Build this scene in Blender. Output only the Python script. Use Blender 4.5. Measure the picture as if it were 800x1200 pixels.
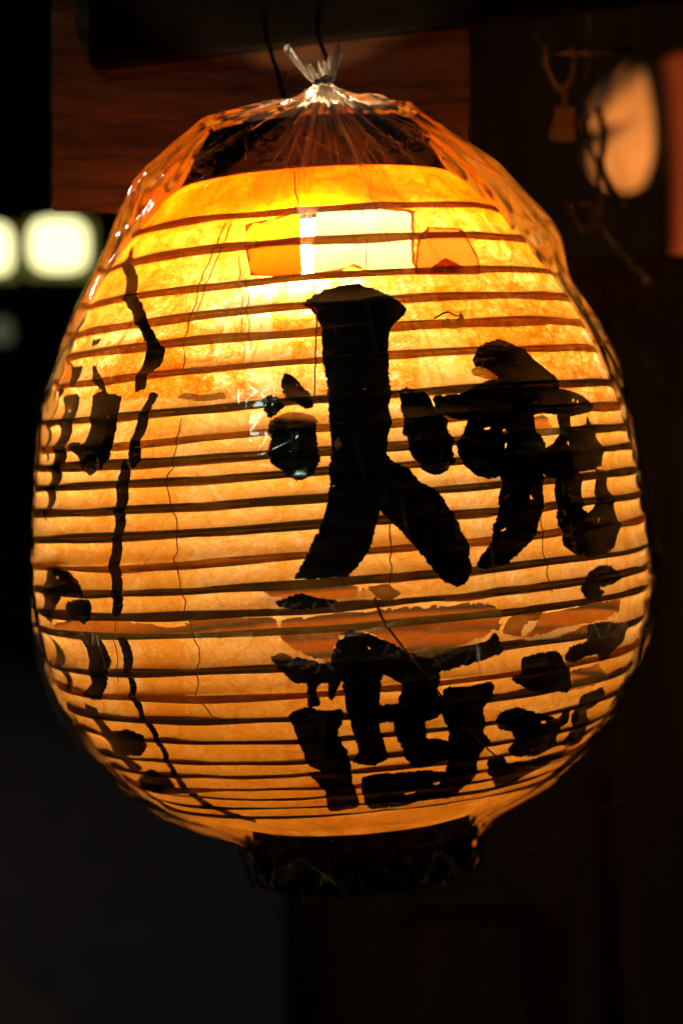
import bpy, bmesh, math, random
import numpy as np
from mathutils import Vector, Matrix, geometry

#
# ---- measured frame: the hanging paper lantern, metres -------------------------------
S = 0.0006                      # metres per survey unit on the plane of the lantern's axis
CAM_DIST = 1.6
CAM_Z = 0.045
TILT = math.radians(4.2)        # the lantern hangs a little askew, top to the left
AXIS_X = -4 * S
H0 = 0.270                      # height of the belly's middle above the lantern's base
_pt = np.array([420, 388, 374, 346, 300, 250, 200, 150, 100, 50, 0, -50, -100, -150, -200, -250, -300, -328, -343, -353, -358, -400], float)
_pr = np.array([140, 154, 173, 203, 240, 274, 300, 321, 337, 348, 354, 357, 354, 345, 328, 297, 250, 211, 178, 147, 131, 128], float)
def pchip(x, xp, yp):
    """monotone cubic through a table"""
    h = np.diff(xp); d = np.diff(yp) / h
    m = np.zeros_like(yp)
    m[0], m[-1] = d[0], d[-1]
    for i in range(1, len(xp) - 1):
        if d[i-1] * d[i] > 0:
            w1 = 2 * h[i] + h[i-1]; w2 = h[i] + 2 * h[i-1]
            m[i] = (w1 + w2) / (w1 / d[i-1] + w2 / d[i])
    x = np.clip(x, xp[0], xp[-1])
    i = np.clip(np.searchsorted(xp, x) - 1, 0, len(xp) - 2)
    t = (x - xp[i]) / h[i]
    return ((2*t**3 - 3*t**2 + 1) * yp[i] + (t**3 - 2*t**2 + t) * h[i] * m[i]
            + (-2*t**3 + 3*t**2) * yp[i+1] + (t**3 - t**2) * h[i] * m[i+1])
def profile(z):
    """smooth radius of the paper body at height z above the base"""
    z = np.asarray(z, float)
    t = (z - H0) / S
    r = pchip(t, _pt[::-1], _pr[::-1]) * S
    return np.where((t > 420) | (t < -400), 0.0, r)
#

scene = bpy.context.scene
for o in list(bpy.data.objects):
    bpy.data.objects.remove(o)

# ======================= camera, world, light, exposure ================================
cam_d = bpy.data.cameras.new("camera")
cam = bpy.data.objects.new("camera", cam_d)
scene.collection.objects.link(cam)
cam.location = (0, -CAM_DIST, CAM_Z)
cam.rotation_euler = (Vector((0, 0, 0)) - cam.location).to_track_quat('-Z', 'Y').to_euler()
cam_d.sensor_fit = 'VERTICAL'
cam_d.sensor_height = 36.0
cam_d.lens = 36.0 * cam.location.length / (1200 * S)
cam_d.clip_start = 0.05
cam_d.clip_end = 200
cam_d.dof.use_dof = True
cam_d.dof.focus_distance = CAM_DIST - 0.165
cam_d.dof.aperture_fstop = 4.4
scene.camera = cam

world = bpy.data.worlds.new("World")
scene.world = world
world.use_nodes = True
world.node_tree.nodes["Background"].inputs[0].default_value = (0.5, 0.55, 0.7, 1)
world.node_tree.nodes["Background"].inputs[1].default_value = 0.0015

def area_light(name, loc, target, size, power, color, long=None):
    d = bpy.data.lights.new(name, 'AREA'); d.energy = power; d.size = size; d.color = color
    if long: d.shape = 'RECTANGLE'; d.size_y = size; d.size = long
    o = bpy.data.objects.new(name, d); scene.collection.objects.link(o)
    o.location = loc
    o.rotation_euler = (Vector(target) - Vector(loc)).to_track_quat('-Z', 'Y').to_euler()
    return o
# an assumed cool tube light, behind the photographer, and an added warm lamp, right
area_light("assumed_tube_light", (-1.1, -2.6, 1.1), (0, 0, 0), 0.06, 2.6, (0.66, 1.0, 0.74), 0.6)  # unseen, assumed from the greenish glints on the bag
area_light("added_bundle_light", (0.85, 1.15, -0.05), (0.55, 2.2, 0.5), 0.12, 20.0, (1.0, 0.44, 0.14))  # added lamp, out of view, only to brighten the bundle and round post

area_light("added_street_light", (-6.8, 7.5, 4.0), (-6.0, 7.0, -1.6), 0.3, 52, (1.0, 0.84, 0.76))  # added overhead lamp, unseen, put in to lift the dark street

scene.view_settings.view_transform = 'Standard'
scene.view_settings.look = 'None'
scene.view_settings.exposure = 0.0
scene.view_settings.gamma = 1.0
scene.view_settings.use_curve_mapping = False
scene.render.engine = 'CYCLES'
scene.cycles.use_denoising = True
scene.cycles.max_bounces = 8
scene.cycles.diffuse_bounces = 3
scene.cycles.use_adaptive_sampling = True
scene.cycles.adaptive_threshold = 0.03
scene.cycles.transmission_bounces = 8
scene.cycles.transparent_max_bounces = 40
scene.cycles.sample_clamp_indirect = 6.0
scene.cycles.caustics_reflective = False
scene.cycles.caustics_refractive = False

# ================================ small helpers ========================================
rng = random.Random(7)

def link(o, parent=None):
    scene.collection.objects.link(o)
    if parent is not None:
        o.parent = parent
    return o

def mesh_obj(name, verts, faces, mat, parent=None, smooth=True):
    me = bpy.data.meshes.new(name)
    me.from_pydata([tuple(v) for v in verts], [], faces)
    if smooth:
        me.polygons.foreach_set('use_smooth', [True] * len(me.polygons))
    me.materials.append(mat)
    me.update()
    return link(bpy.data.objects.new(name, me), parent)

def grid_mesh(name, P, quads, mat, parent, attrs):
    me = bpy.data.meshes.new(name)
    me.vertices.add(len(P)); me.vertices.foreach_set('co', np.ascontiguousarray(P, dtype=np.float32).ravel())
    me.loops.add(quads.size); me.loops.foreach_set('vertex_index', quads.ravel().astype(np.int32))
    me.polygons.add(len(quads))
    me.polygons.foreach_set('loop_start', np.arange(0, quads.size, 4, dtype=np.int32))
    me.polygons.foreach_set('loop_total', np.full(len(quads), 4, np.int32))
    me.update(calc_edges=True)
    me.polygons.foreach_set('use_smooth', np.ones(len(quads), bool))
    for nm, val in attrs.items():
        at = me.attributes.new(nm, 'FLOAT', 'POINT')
        at.data.foreach_set('value', np.asarray(val, np.float32))
    me.materials.append(mat)
    return link(bpy.data.objects.new(name, me), parent)

def empty(name, label, cat, loc=(0, 0, 0), rot=(0, 0, 0), group=None):
    o = bpy.data.objects.new(name, None)
    o.location = loc; o.rotation_euler = rot; o.empty_display_size = 0.05
    link(o)
    return tag(o, label, cat, group)

def tag(o, label, cat, group=None, kind=None):
    o["label"] = label
    if cat: o["category"] = cat
    if group: o["group"] = group
    if kind: o["kind"] = kind
    return o

def sines(P, seed, freq, n=9):
    """smooth wavy noise in -1..1 at points P (N,3)"""
    r = np.random.RandomState(seed)
    k = r.normal(size=(n, 3)); k /= np.linalg.norm(k, axis=1)[:, None]
    k *= freq * r.uniform(0.6, 1.6, size=(n, 1))
    ph = r.uniform(0, 6.283, n)
    return np.sin(P @ k.T + ph).sum(1) / math.sqrt(n) * 0.9

def ridged(P, seed, freq, n=6):
    r = np.random.RandomState(seed)
    out = np.zeros(len(P)); a = 0
    for j in range(n):
        w = r.uniform(0.5, 1.0)
        q = sines(P, seed * 31 + j, freq * r.uniform(0.6, 1.7), 5)
        out += w * (1 - np.minimum(np.abs(q) * 1.6, 1.0)); a += w
    return out / a

def tube(name, pts, rad, mat, parent=None, sides=8, taper=None):
    """round rod or cord along points"""
    pts = [Vector(p) for p in pts]
    # smooth the run (Catmull-Rom)
    run = []
    if len(pts) > 2:
        for i in range(len(pts) - 1):
            p0 = pts[max(i-1, 0)]; p1 = pts[i]; p2 = pts[i+1]; p3 = pts[min(i+2, len(pts)-1)]
            for k in range(5):
                t = k / 5
                run.append(0.5 * ((2*p1) + (p2-p0)*t + (2*p0-5*p1+4*p2-p3)*t*t + (3*p1-p0-3*p2+p3)*t**3))
        run.append(pts[-1])
    else:
        run = pts
    V = []; F = []
    n = len(run)
    prev = None
    for i, p in enumerate(run):
        d = (run[min(i+1, n-1)] - run[max(i-1, 0)]).normalized()
        a = prev if prev is not None else (Vector((0, 0, 1)) if abs(d.z) < 0.9 else Vector((1, 0, 0)))
        a = (a - d * a.dot(d)).normalized(); prev = a
        b = d.cross(a)
        r = rad * (1 if taper is None else 1 + (taper - 1) * i / (n - 1))
        for k in range(sides):
            an = 2 * math.pi * k / sides
            V.append(p + (a * math.cos(an) + b * math.sin(an)) * r)
    for i in range(n - 1):
        for k in range(sides):
            k2 = (k + 1) % sides
            F.append((i*sides + k, i*sides + k2, (i+1)*sides + k2, (i+1)*sides + k))
    F.append(tuple(range(sides))[::-1]); F.append(tuple((n-1)*sides + k for k in range(sides)))
    return mesh_obj(name, V, F, mat, parent)

def prism(name, poly, y0, y1, mat, parent=None, bevel=0.0, slant=0.0):
    """a board: outline in X,Z given thickness in Y, with softened edges"""
    bm = bmesh.new()
    f = [bm.verts.new((p[0], y0, p[1])) for p in poly]
    b = [bm.verts.new((p[0], y1, p[1] + slant)) for p in poly]
    n = len(poly)
    bm.faces.new(f); bm.faces.new(b[::-1])
    for i in range(n):
        bm.faces.new((f[i], b[i], b[(i+1) % n], f[(i+1) % n]))
    bmesh.ops.recalc_face_normals(bm, faces=bm.faces[:])
    if bevel:
        bmesh.ops.bevel(bm, geom=bm.edges[:], offset=bevel, segments=2, affect='EDGES')
    me = bpy.data.meshes.new(name); bm.to_mesh(me); bm.free()
    me.materials.append(mat)
    return link(bpy.data.objects.new(name, me), parent)

def lathe(name, prof, mat, parent=None, seg=96, wob=0.0, seed=1, closed=False):
    V = []; F = []
    n = len(prof)
    for j in range(seg):
        a = 2 * math.pi * j / seg
        w = 1 + wob * (math.sin(2*a + seed) + 0.6*math.sin(3*a + 2*seed) + 0.3*math.sin(7*a))
        for (r, z) in prof:
            V.append((r * w * math.sin(a), -r * w * math.cos(a), z))
    m = n if closed else n - 1
    for j in range(seg):
        j2 = (j + 1) % seg
        for i in range(m):
            i2 = (i + 1) % n
            F.append((j*n + i, j2*n + i, j2*n + i2, j*n + i2))
    return mesh_obj(name, V, F, mat, parent)

# ================================== materials ==========================================
class NT:
    def __init__(self, name):
        self.m = bpy.data.materials.new(name); self.m.use_nodes = True
        self.t = self.m.node_tree; self.t.nodes.clear()
        self.out = self.t.nodes.new('ShaderNodeOutputMaterial')
    def n(self, typ, props=None, **ins):
        o = self.t.nodes.new(typ)
        for k, v in (props or {}).items(): setattr(o, k, v)
        for k, v in ins.items():
            key = int(k[1:]) if k[0] == 'i' and k[1:].isdigit() else k.replace('_', ' ')
            if isinstance(v, bpy.types.NodeSocket): self.t.links.new(v, o.inputs[key])
            else: o.inputs[key].default_value = v
        return o
    def math(self, op, a, b=0.0, clamp=False):
        o = self.n('ShaderNodeMath', {'operation': op, 'use_clamp': clamp}, i0=a, i1=b)
        return o.outputs[0]
    def ramp(self, fac, stops):
        o = self.t.nodes.new('ShaderNodeValToRGB')
        self.t.links.new(fac, o.inputs[0])
        el = o.color_ramp.elements
        while len(el) < len(stops): el.new(0.5)
        for e, (p, c) in zip(el, stops):
            e.position = p; e.color = (c[0], c[1], c[2], 1)
        return o.outputs[0]
    def noise(self, vec, scale, detail=4, rough=0.55, dist=0.0):
        o = self.n('ShaderNodeTexNoise', None, Vector=vec, Scale=scale, Detail=detail, Roughness=rough, Distortion=dist)
        return o.outputs['Fac']
    def surf(self, s):
        self.t.links.new(s, self.out.inputs['Surface']); return self.m

def mat_paper():
    k = NT('washi_paper')
    co = k.n('ShaderNodeTexCoord').outputs['Object']
    lay = k.n('ShaderNodeAttribute', {'attribute_name': 'layers_falloff'}).outputs['Fac']
    fib = k.n('ShaderNodeAttribute', {'attribute_name': 'fibrous'}).outputs['Fac']
    warp = k.n('ShaderNodeMapping', None, Vector=co, Scale=(1.0, 1.0, 1.9)).outputs[0]
    n1 = k.noise(warp, 55, 5, 0.66, 1.4)        # clouded pulp
    n3 = k.noise(warp, 230, 3, 0.7, 2.6)        # fibres
    vor = k.n('ShaderNodeTexVoronoi', {'feature': 'DISTANCE_TO_EDGE'},
              Vector=k.n('ShaderNodeVectorMath', {'operation': 'ADD'}, i0=co,
                         i1=k.n('ShaderNodeVectorMath', {'operation': 'SCALE'},
                                i0=k.n('ShaderNodeTexNoise', None, Vector=co, Scale=30.0, Detail=2.0).outputs['Color'], Scale=0.03).outputs[0]).outputs[0],
              Scale=42.0).outputs['Distance']
    crease = k.math('SUBTRACT', 1.0, k.math('MULTIPLY', vor, 26.0), True)   # fine crumple lines
    a = k.math('MULTIPLY', k.math('SUBTRACT', n1, 0.5), 8.0)
    b = k.math('MULTIPLY', k.math('SUBTRACT', n3, 0.5), 8.5)
    rough = k.math('ADD', k.math('ADD', a, b), k.math('MULTIPLY', crease, 1.3))
    amp = k.math('ADD', 0.27, k.math('MULTIPLY', fib, 0.75))
    th = k.math('ADD', lay, k.math('MULTIPLY', rough, amp))
    th = k.math('MAXIMUM', th, 0.15)
    col = k.n('ShaderNodeCombineColor', None,
              Red=k.math('POWER', 0.86, th), Green=k.math('POWER', 0.62, th), Blue=k.math('POWER', 0.21, th)).outputs[0]
    tr = k.n('ShaderNodeBsdfTranslucent', None, Color=col).outputs[0]
    df = k.n('ShaderNodeBsdfDiffuse', None, Color=(0.74, 0.25, 0.035, 1)).outputs[0]
    fwd = k.n('ShaderNodeBsdfRefraction', None, Color=col, Roughness=0.80, IOR=1.20).outputs[0]   # pulp scatters forward
    tr = k.n('ShaderNodeMixShader', None, i0=0.36, i1=tr, i2=fwd).outputs[0]
    return k.surf(k.n('ShaderNodeMixShader', None, i0=0.70, i1=df, i2=tr).outputs[0])

def mat_thin(name, trans, refl, w=0.6, scale=120, var=0.36):
    k = NT(name)
    co = k.n('ShaderNodeTexCoord').outputs['Object']
    n = k.noise(co, scale, 6, 0.6, 0.5)
    g = k.math('ADD', 1.0 - var / 2, k.math('MULTIPLY', n, var))
    col = k.n('ShaderNodeVectorMath', {'operation': 'SCALE'}, i0=trans, Scale=g).outputs[0]
    tr = k.n('ShaderNodeBsdfTranslucent', None, Color=col).outputs[0]
    df = k.n('ShaderNodeBsdfDiffuse', None, Color=(*refl, 1)).outputs[0]
    return k.surf(k.n('ShaderNodeMixShader', None, i0=w, i1=df, i2=tr).outputs[0])

def mat_ink():
    """brushed ink: solid inside, breaking into grains along its dry edges"""
    k = NT('brushed_ink')
    co = k.n('ShaderNodeTexCoord').outputs['Object']
    edge = k.n('ShaderNodeAttribute', {'attribute_name': 'edge'}).outputs['Fac']
    n = k.noise(co, 620, 3, 0.7, 0.3)
    dry = k.noise(co, 45, 2, 0.5)
    reach = k.math('MULTIPLY', k.math('SUBTRACT', dry, 0.30), 4.2, True)
    a = k.math('SUBTRACT', edge, k.math('MULTIPLY', k.math('MULTIPLY', k.math('SUBTRACT', n, 0.38), 2.9), k.math('ADD', 0.2, k.math('MULTIPLY', reach, 0.75))))
    cover = k.math('ADD', k.math('MULTIPLY', a, 3.0), 0.5, True)
    p = k.n('ShaderNodeBsdfPrincipled', None, Base_Color=(0.006, 0.0055, 0.005, 1), Roughness=k.math('ADD', 0.30, k.math('MULTIPLY', n, 0.4)), Specular_IOR_Level=0.25)
    t = k.n('ShaderNodeBsdfTransparent')
    return k.surf(k.n('ShaderNodeMixShader', None, i0=cover, i1=t.outputs[0], i2=p.outputs[0]).outputs[0])

def mat_wood(name, c0, c1, axis=(1, 1, 1), rough=0.7, scale=18, sheen=0.25):
    k = NT(name)
    co = k.n('ShaderNodeTexCoord').outputs['Object']
    mp = k.n('ShaderNodeMapping', None, Vector=co, Scale=axis).outputs[0]
    g = k.noise(mp, scale, 9, 0.65, 0.9)
    f = k.noise(mp, scale * 7, 5, 0.6, 0.2)
    s = k.math('ADD', k.math('MULTIPLY', g, 0.7), k.math('MULTIPLY', f, 0.3))
    col = k.ramp(s, [(0.36, c0), (0.64, c1)])
    h = k.n('ShaderNodeBump', None, Strength=0.4, Distance=0.002, Height=s).outputs[0]
    p = k.n('ShaderNodeBsdfPrincipled', None, Base_Color=col, Roughness=rough, Normal=h, Specular_IOR_Level=sheen)
    return k.surf(p.outputs[0])

def mat_plain(name, col, rough=0.5, metal=0.0, var=0.25, scale=60, bump=0.15, sheen=0.5):
    k = NT(name)
    co = k.n('ShaderNodeTexCoord').outputs['Object']
    n = k.noise(co, scale, 6, 0.6, 0.3)
    lo = tuple(c * (1 - var) for c in col); hi = tuple(min(1, c * (1 + var)) for c in col)
    c = k.ramp(n, [(0.3, lo), (0.7, hi)])
    h = k.n('ShaderNodeBump', None, Strength=bump, Distance=0.001, Height=n).outputs[0]
    p = k.n('ShaderNodeBsdfPrincipled', None, Base_Color=c, Roughness=rough, Metallic=metal, Normal=h, Specular_IOR_Level=sheen)
    return k.surf(p.outputs[0])

def mat_emit(name, col, power):
    k = NT(name)
    return k.surf(k.n('ShaderNodeEmission', None, Color=(*col, 1), Strength=power).outputs[0])

def mat_film():
    k = NT('clear_polythene')
    fr = k.n('ShaderNodeFresnel', None, IOR=1.45).outputs[0]
    lw = k.n('ShaderNodeLayerWeight', None, Blend=0.5).outputs['Facing']
    clear = k.n('ShaderNodeBsdfTransparent', None, Color=(0.985, 0.98, 0.97, 1)).outputs[0]
    milk = k.n('ShaderNodeMixShader', None, i0=0.55,
               i1=k.n('ShaderNodeBsdfDiffuse', None, Color=(0.86, 0.85, 0.83, 1)).outputs[0],
               i2=k.n('ShaderNodeBsdfTranslucent', None, Color=(0.90, 0.89, 0.87, 1)).outputs[0]).outputs[0]
    fold = k.n('ShaderNodeAttribute', {'attribute_name': 'folds_sheen'}).outputs['Fac']
    haze = k.math('ADD', 0.001, k.math('MULTIPLY', k.math('POWER', lw, 8.0), 0.08), True)
    haze = k.math('ADD', haze, k.math('MULTIPLY', fold, 0.58), True)
    body = k.n('ShaderNodeMixShader', None, i0=haze, i1=clear, i2=milk).outputs[0]
    gl = k.n('ShaderNodeBsdfGlossy', None, Color=(0.95, 0.95, 0.95, 1), Roughness=0.05).outputs[0]
    return k.surf(k.n('ShaderNodeMixShader', None, i0=k.math('MULTIPLY', fr, 1.05, True), i1=body, i2=gl).outputs[0])

M = {
    'paper': mat_paper(),
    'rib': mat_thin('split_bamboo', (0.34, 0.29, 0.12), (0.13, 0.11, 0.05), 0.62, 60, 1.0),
    'rib_pale_lit': mat_thin('pale_lit_bamboo', (0.60, 0.42, 0.17), (0.22, 0.15, 0.06), 0.72, 60, 1.0),  # random paler ribs, and upper ribs painted as lit by the bulb
    'ink': mat_ink(),
    'lacquer': mat_plain('black_lacquer', (0.006, 0.005, 0.005), 0.6, 0, 0.4, 40, 0.3, 0.0),
    'amber': mat_thin('amber_tape', (0.95, 0.50, 0.012), (0.5, 0.2, 0.03), 0.75, 40),
    'amber_dark': mat_thin('amber_tape_double', (0.52, 0.13, 0.002), (0.45, 0.14, 0.02), 0.6, 40),
    'brown_tape': mat_thin('brown_tape', (0.50, 0.16, 0.015), (0.4, 0.15, 0.03), 0.6, 40),
    'tissue': mat_thin('pasted_tissue', (0.70, 0.58, 0.34), (0.7, 0.6, 0.45), 0.72, 40, 1.3),
    'tissue_grey': mat_thin('pasted_grey_tissue', (0.74, 0.60, 0.42), (0.6, 0.55, 0.5), 0.6, 16),
    'scrap': mat_thin('torn_washi', (0.7, 0.48, 0.2), (0.6, 0.48, 0.3), 0.5),
    'thread': mat_plain('old_thread', (0.30, 0.13, 0.04), 0.8),
    'film': mat_film(),
    'bulb': mat_emit('lit_bulb', (1.0, 0.62, 0.29), 395.0),
    'brass': mat_plain('dull_brass', (0.45, 0.27, 0.09), 0.35, 0.9),
    'steel': mat_plain('worn_steel', (0.42, 0.36, 0.30), 0.4, 0.7),
    'black_wire': mat_plain('black_wire', (0.01, 0.01, 0.01), 0.5),
    'grey_wire': mat_plain('grey_wire', (0.16, 0.13, 0.10), 0.5),
    'board': mat_wood('stained_board', (0.026, 0.014, 0.009), (0.17, 0.085, 0.046), (0.35, 1, 3.2), 0.6, 14),
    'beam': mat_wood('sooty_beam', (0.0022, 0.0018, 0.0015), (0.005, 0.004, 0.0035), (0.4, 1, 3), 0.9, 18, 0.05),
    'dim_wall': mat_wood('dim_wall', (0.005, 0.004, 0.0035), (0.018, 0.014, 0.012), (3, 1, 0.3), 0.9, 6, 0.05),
    'rail': mat_wood('dark_rail', (0.02, 0.016, 0.012), (0.06, 0.045, 0.034), (0.4, 1, 3), 0.6),
    'post': mat_wood('reddish_post', (0.12, 0.028, 0.01), (0.26, 0.07, 0.025), (3, 3, 0.4), 0.6),
    'dark_post': mat_wood('dark_post', (0.03, 0.015, 0.009), (0.09, 0.04, 0.022), (3, 3, 0.4), 0.7),
    'cloth': mat_plain('cream_cloth', (0.74, 0.48, 0.25), 0.8, 0, 0.15, 14),
    'tag': mat_plain('wooden_tag', (0.40, 0.26, 0.13), 0.7, 0, 0.3, 30),
    'street': mat_plain('asphalt', (0.09, 0.085, 0.085), 0.85, 0, 0.3, 9),
    'far_wall': mat_plain('night_wall', (0.012, 0.011, 0.011), 0.9, 0, 0.3, 2),
}

# ============================ the setting behind ======================================
def box_sheet(name, x0, x1, y0, y1, z, mat):
    return mesh_obj(name, [(x0, y0, z), (x1, y0, z), (x1, y1, z), (x0, y1, z)], [(0, 1, 2, 3)], mat, None, False)
st = box_sheet('street', -30, 30, -8, 60, -1.62, M['street']); st["kind"] = "structure"
fw = mesh_obj('night_backdrop_wall', [(-30, 16, -1.62), (30, 16, -1.62), (30, 16, 9), (-30, 16, 9)], [(0, 1, 2, 3)], M['far_wall'], None, False)
fw["kind"] = "structure"

# the wooden board behind the lantern, and the sooty beam across its head
def xz(p): return (p[0], p[2])
bd = prism('wooden_board', [xz(p) for p in ((-0.219, 0.124, 0.3885), (-0.2196, 0.124, 0.224), (0.0973, 0.124, 0.224), (0.097, 0.124, 0.3885))], 0.124, 0.142, M['board'], None, 0.002)
tag(bd, 'brown wooden board with horizontal grain hanging behind the lantern top', 'board')
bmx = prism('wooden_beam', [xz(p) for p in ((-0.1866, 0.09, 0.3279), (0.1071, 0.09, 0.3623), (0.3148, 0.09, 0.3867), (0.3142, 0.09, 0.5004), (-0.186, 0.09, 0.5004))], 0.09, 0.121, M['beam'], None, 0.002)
tag(bmx, 'black sooty beam slanting across the top of the picture above the lantern', 'beam')

# =================================== the lantern =======================================
lan = empty('paper_lantern', 'glowing torn paper lantern with black brush characters and bamboo ribs inside a clear plastic bag', 'lantern',
            (AXIS_X + H0 * math.sin(TILT), 0, -H0 * math.cos(TILT)), (0, -TILT, 0))

RIBS = sorted(p[1] / 1000 for p in [(6.41,470.1),(5.01,447.7),(3.87,423.2),(3.22,405.4),(2.69,389),(2.16,370.2),(1.54,345.2),(1.16,329),(0.86,314.9),(0.58,301.4),(0.25,285.3),(-0.08,268.7),(-0.43,251.1),(-0.76,234),(-1.06,218.8),(-1.35,204.7),(-1.82,182.9),(-2.2,166.8),(-2.6,151.4),(-3.05,136.1),(-3.6,120.8),(-4.03,110.6),(-4.47,101.8),(-4.92,94.1),(-5.41,86.8),(-6,79.8)])
RB = np.array([RIBS[0] - 0.014] + RIBS + [RIBS[-1] + 0.022])

def cyl(th, r, z):
    return np.stack([r * np.sin(th), -r * np.cos(th), z], -1)

def paper_r(th, z):
    """radius of the sagging, crumpled paper at angle th (0 faces the street) and height z"""
    th = np.asarray(th, float); z = np.asarray(z, float)
    r0 = profile(z)
    i = np.clip(np.searchsorted(RB, z) - 1, 0, len(RB) - 2)
    gap = RB[i+1] - RB[i]
    u = np.clip((z - RB[i]) / gap, 0, 1)
    P = cyl(th, np.full_like(z, 0.2), z)
    low = np.clip((0.115 - z) / 0.05, 0, 1)            # the collapsed, wrinkled foot
    sag = 0.0026 * np.minimum(gap / 0.018, 1.3) * 4 * u * (1 - u) * (1 + 0.6 * sines(P, 3, 45))
    wr = 0.0007 * sines(P, 5, 120) + 0.0010 * sines(P, 6, 38)
    wr = wr + low * 0.0016 * (ridged(P * np.array([1, 1, 2.2]), 9, 90) - 0.4)
    return r0 - sag + wr * (1 - np.abs(2*u - 1) ** 4) + 0.0015 * sines(P, 8, 9)

def rib_dz(th, z):
    P = cyl(th, np.full_like(th, 0.2), np.full_like(th, z))
    low = np.clip((0.125 - z) / 0.04, 0, 1) * np.clip((z - 0.08) / 0.02, 0.25, 1)
    return 0.0011 * sines(P + z * 7, 21, 12) + 0.0004 * sines(P + z * 31, 23, 60) + low * 0.0042 * sines(P + z * 50, 22, 30)

# holes torn in the paper, (degrees round, millimetres up)
HOLES = [
 [(-73.84,209.4),(-58.23,214.7),(-49.6,217),(-43.79,217.1),(-40.46,214.8),(-35.05,212.4),(-30.11,209.9),(-26.1,217.5),(-20.42,216.2),(-11.53,214.5),(-11.25,203.3),(-11.9,201.3),(-19.61,203.8),(-24.41,202.3),(-26.9,205.3),(-32.42,205.8),(-40.12,206.1),(-44.55,204.9),(-52.49,207.9),(-58.89,208.4)],
 [(-10.41,213.2),(-0.45,214.5),(10.89,214.3),(22.92,213.4),(26.45,210.5),(27.1,206.6),(27.81,194.5),(25.31,192.8),(20.49,188.1),(13.56,182),(8,191.9),(3.53,200.7),(1.01,202.5),(-1.52,196.8),(-2.81,184.3),(-5.34,187),(-7.88,189.8),(-9.72,196.1),(-11.03,201.2)],
 [(33.04,201.2),(40.89,201.4),(50.36,203.4),(59.13,203.6),(61.28,193.8),(50.87,190.5),(41.15,191),(33.62,188),(31.87,193)],
 [(44.63,161.5),(55,161.6),(59.06,153.1),(55.76,147.8),(47.3,147.6)],
 [(-19.34,461.8),(-4.91,466.7),(2.14,468.3),(17.29,466.9),(28.25,463.7),(24.53,447.5),(21.53,422.5),(17.93,425.3),(12.63,424.4),(8.12,430.3),(5.04,428),(0.34,426.7),(-3.92,425.4),(-8.57,426),(-15.87,428.9)],
 [(21.87,421.9),(26.03,443.8),(30.45,452),(40.57,450.7),(40.61,433.1),(38.6,420.7)],
 [(-79.01,384.5),(-78.52,389.6),(-70.88,386.1),(-68.49,374.4),(-79.85,372),(-79.24,374.9)],
 [(37.23,325),(44.79,325.9),(45.09,315.9),(39.61,314.7)],
 [(-14.27,232.5),(-7.77,234.2),(-0.1,232.2),(4.02,227.9),(1.83,223.3),(-3.09,222.5),(-8.69,225),(-12.65,227.5)],
]
def ragged(poly, seed, step=1.1, rough=0.7, cut=0.12, grow=0.0):
    if grow:                                              # outlines run clockwise or not: grow outwards either way
        ar = sum(p[0]*q[1] - q[0]*p[1] for p, q in zip(poly, poly[1:] + poly[:1]))
        grow = grow if ar > 0 else -grow
    """outline in (arc mm, height mm), smoothed once, then frayed"""
    r = random.Random(seed)
    rr = 200.0
    pts = [(math.radians(a) * rr, z) for a, z in poly]
    # corner cutting
    q = []
    n = len(pts)
    for i in range(n):
        a, b = pts[i], pts[(i+1) % n]
        q += [(a[0]*(1-cut) + b[0]*cut, a[1]*(1-cut) + b[1]*cut), (a[0]*cut + b[0]*(1-cut), a[1]*cut + b[1]*(1-cut))]
    out = []
    n = len(q)
    for i in range(n):
        a, b = q[i], q[(i+1) % n]
        L = math.hypot(b[0]-a[0], b[1]-a[1])
        m = max(1, int(L / step))
        for k in range(m):
            t = k / m
            out.append((a[0] + (b[0]-a[0])*t, a[1] + (b[1]-a[1])*t))
    # fray
    res = []
    n = len(out)
    w1 = [r.gauss(0, 1) for _ in range(n)]                # coarse wander
    for _ in range(3):
        w1 = [(w1[k-2] + 2*w1[k-1] + 3*w1[k] + 2*w1[(k+1) % n] + w1[(k+2) % n]) / 9 for k in range(n)]
    gate = [r.gauss(0, 1) for _ in range(n)]              # stretches where the brush ran dry
    for _ in range(8):
        gate = [(gate[k-2] + gate[k-1] + gate[k] + gate[(k+1) % n] + gate[(k+2) % n]) / 5 for k in range(n)]
    for i in range(n):
        a, b = out[i-1], out[(i+1) % n]
        dx, dy = b[0]-a[0], b[1]-a[1]
        L = math.hypot(dx, dy) or 1
        g = min(1.0, max(0.12, 0.5 + gate[i] * 4))
        sp = r.random()
        w = grow + rough * (0.9 * w1[i] + g * (r.uniform(-0.7, 0.5) + (1.9 * r.random() if sp > 0.72 else 0)))
        res.append((out[i][0] + dy/L*w, out[i][1] - dx/L*w))
    return res

def inside(poly, X, Y):
    """even-odd test, vectorised"""
    c = np.zeros(X.shape, bool)
    px = np.array([p[0] for p in poly]); py = np.array([p[1] for p in poly])
    for i in range(len(poly)):
        j = i - 1
        if py[i] == py[j]: continue
        k = ((py[i] > Y) != (py[j] > Y)) & (X < (px[j]-px[i]) * (Y-py[i]) / (py[j]-py[i]) + px[i])
        c ^= k
    return c

def nearest_on(poly, X, Y):
    p = np.array(poly); q = np.roll(p, -1, 0)
    best = np.full(X.shape, 1e9); bx = X.copy(); by = Y.copy()
    for a, b in zip(p, q):
        d = b - a; L = (d @ d) or 1e-9
        t = np.clip(((X-a[0])*d[0] + (Y-a[1])*d[1]) / L, 0, 1)
        x = a[0] + t*d[0]; y = a[1] + t*d[1]
        e = (x-X)**2 + (y-Y)**2
        m = e < best
        best[m] = e[m]; bx[m] = x[m]; by[m] = y[m]
    return np.sqrt(best), bx, by

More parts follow.
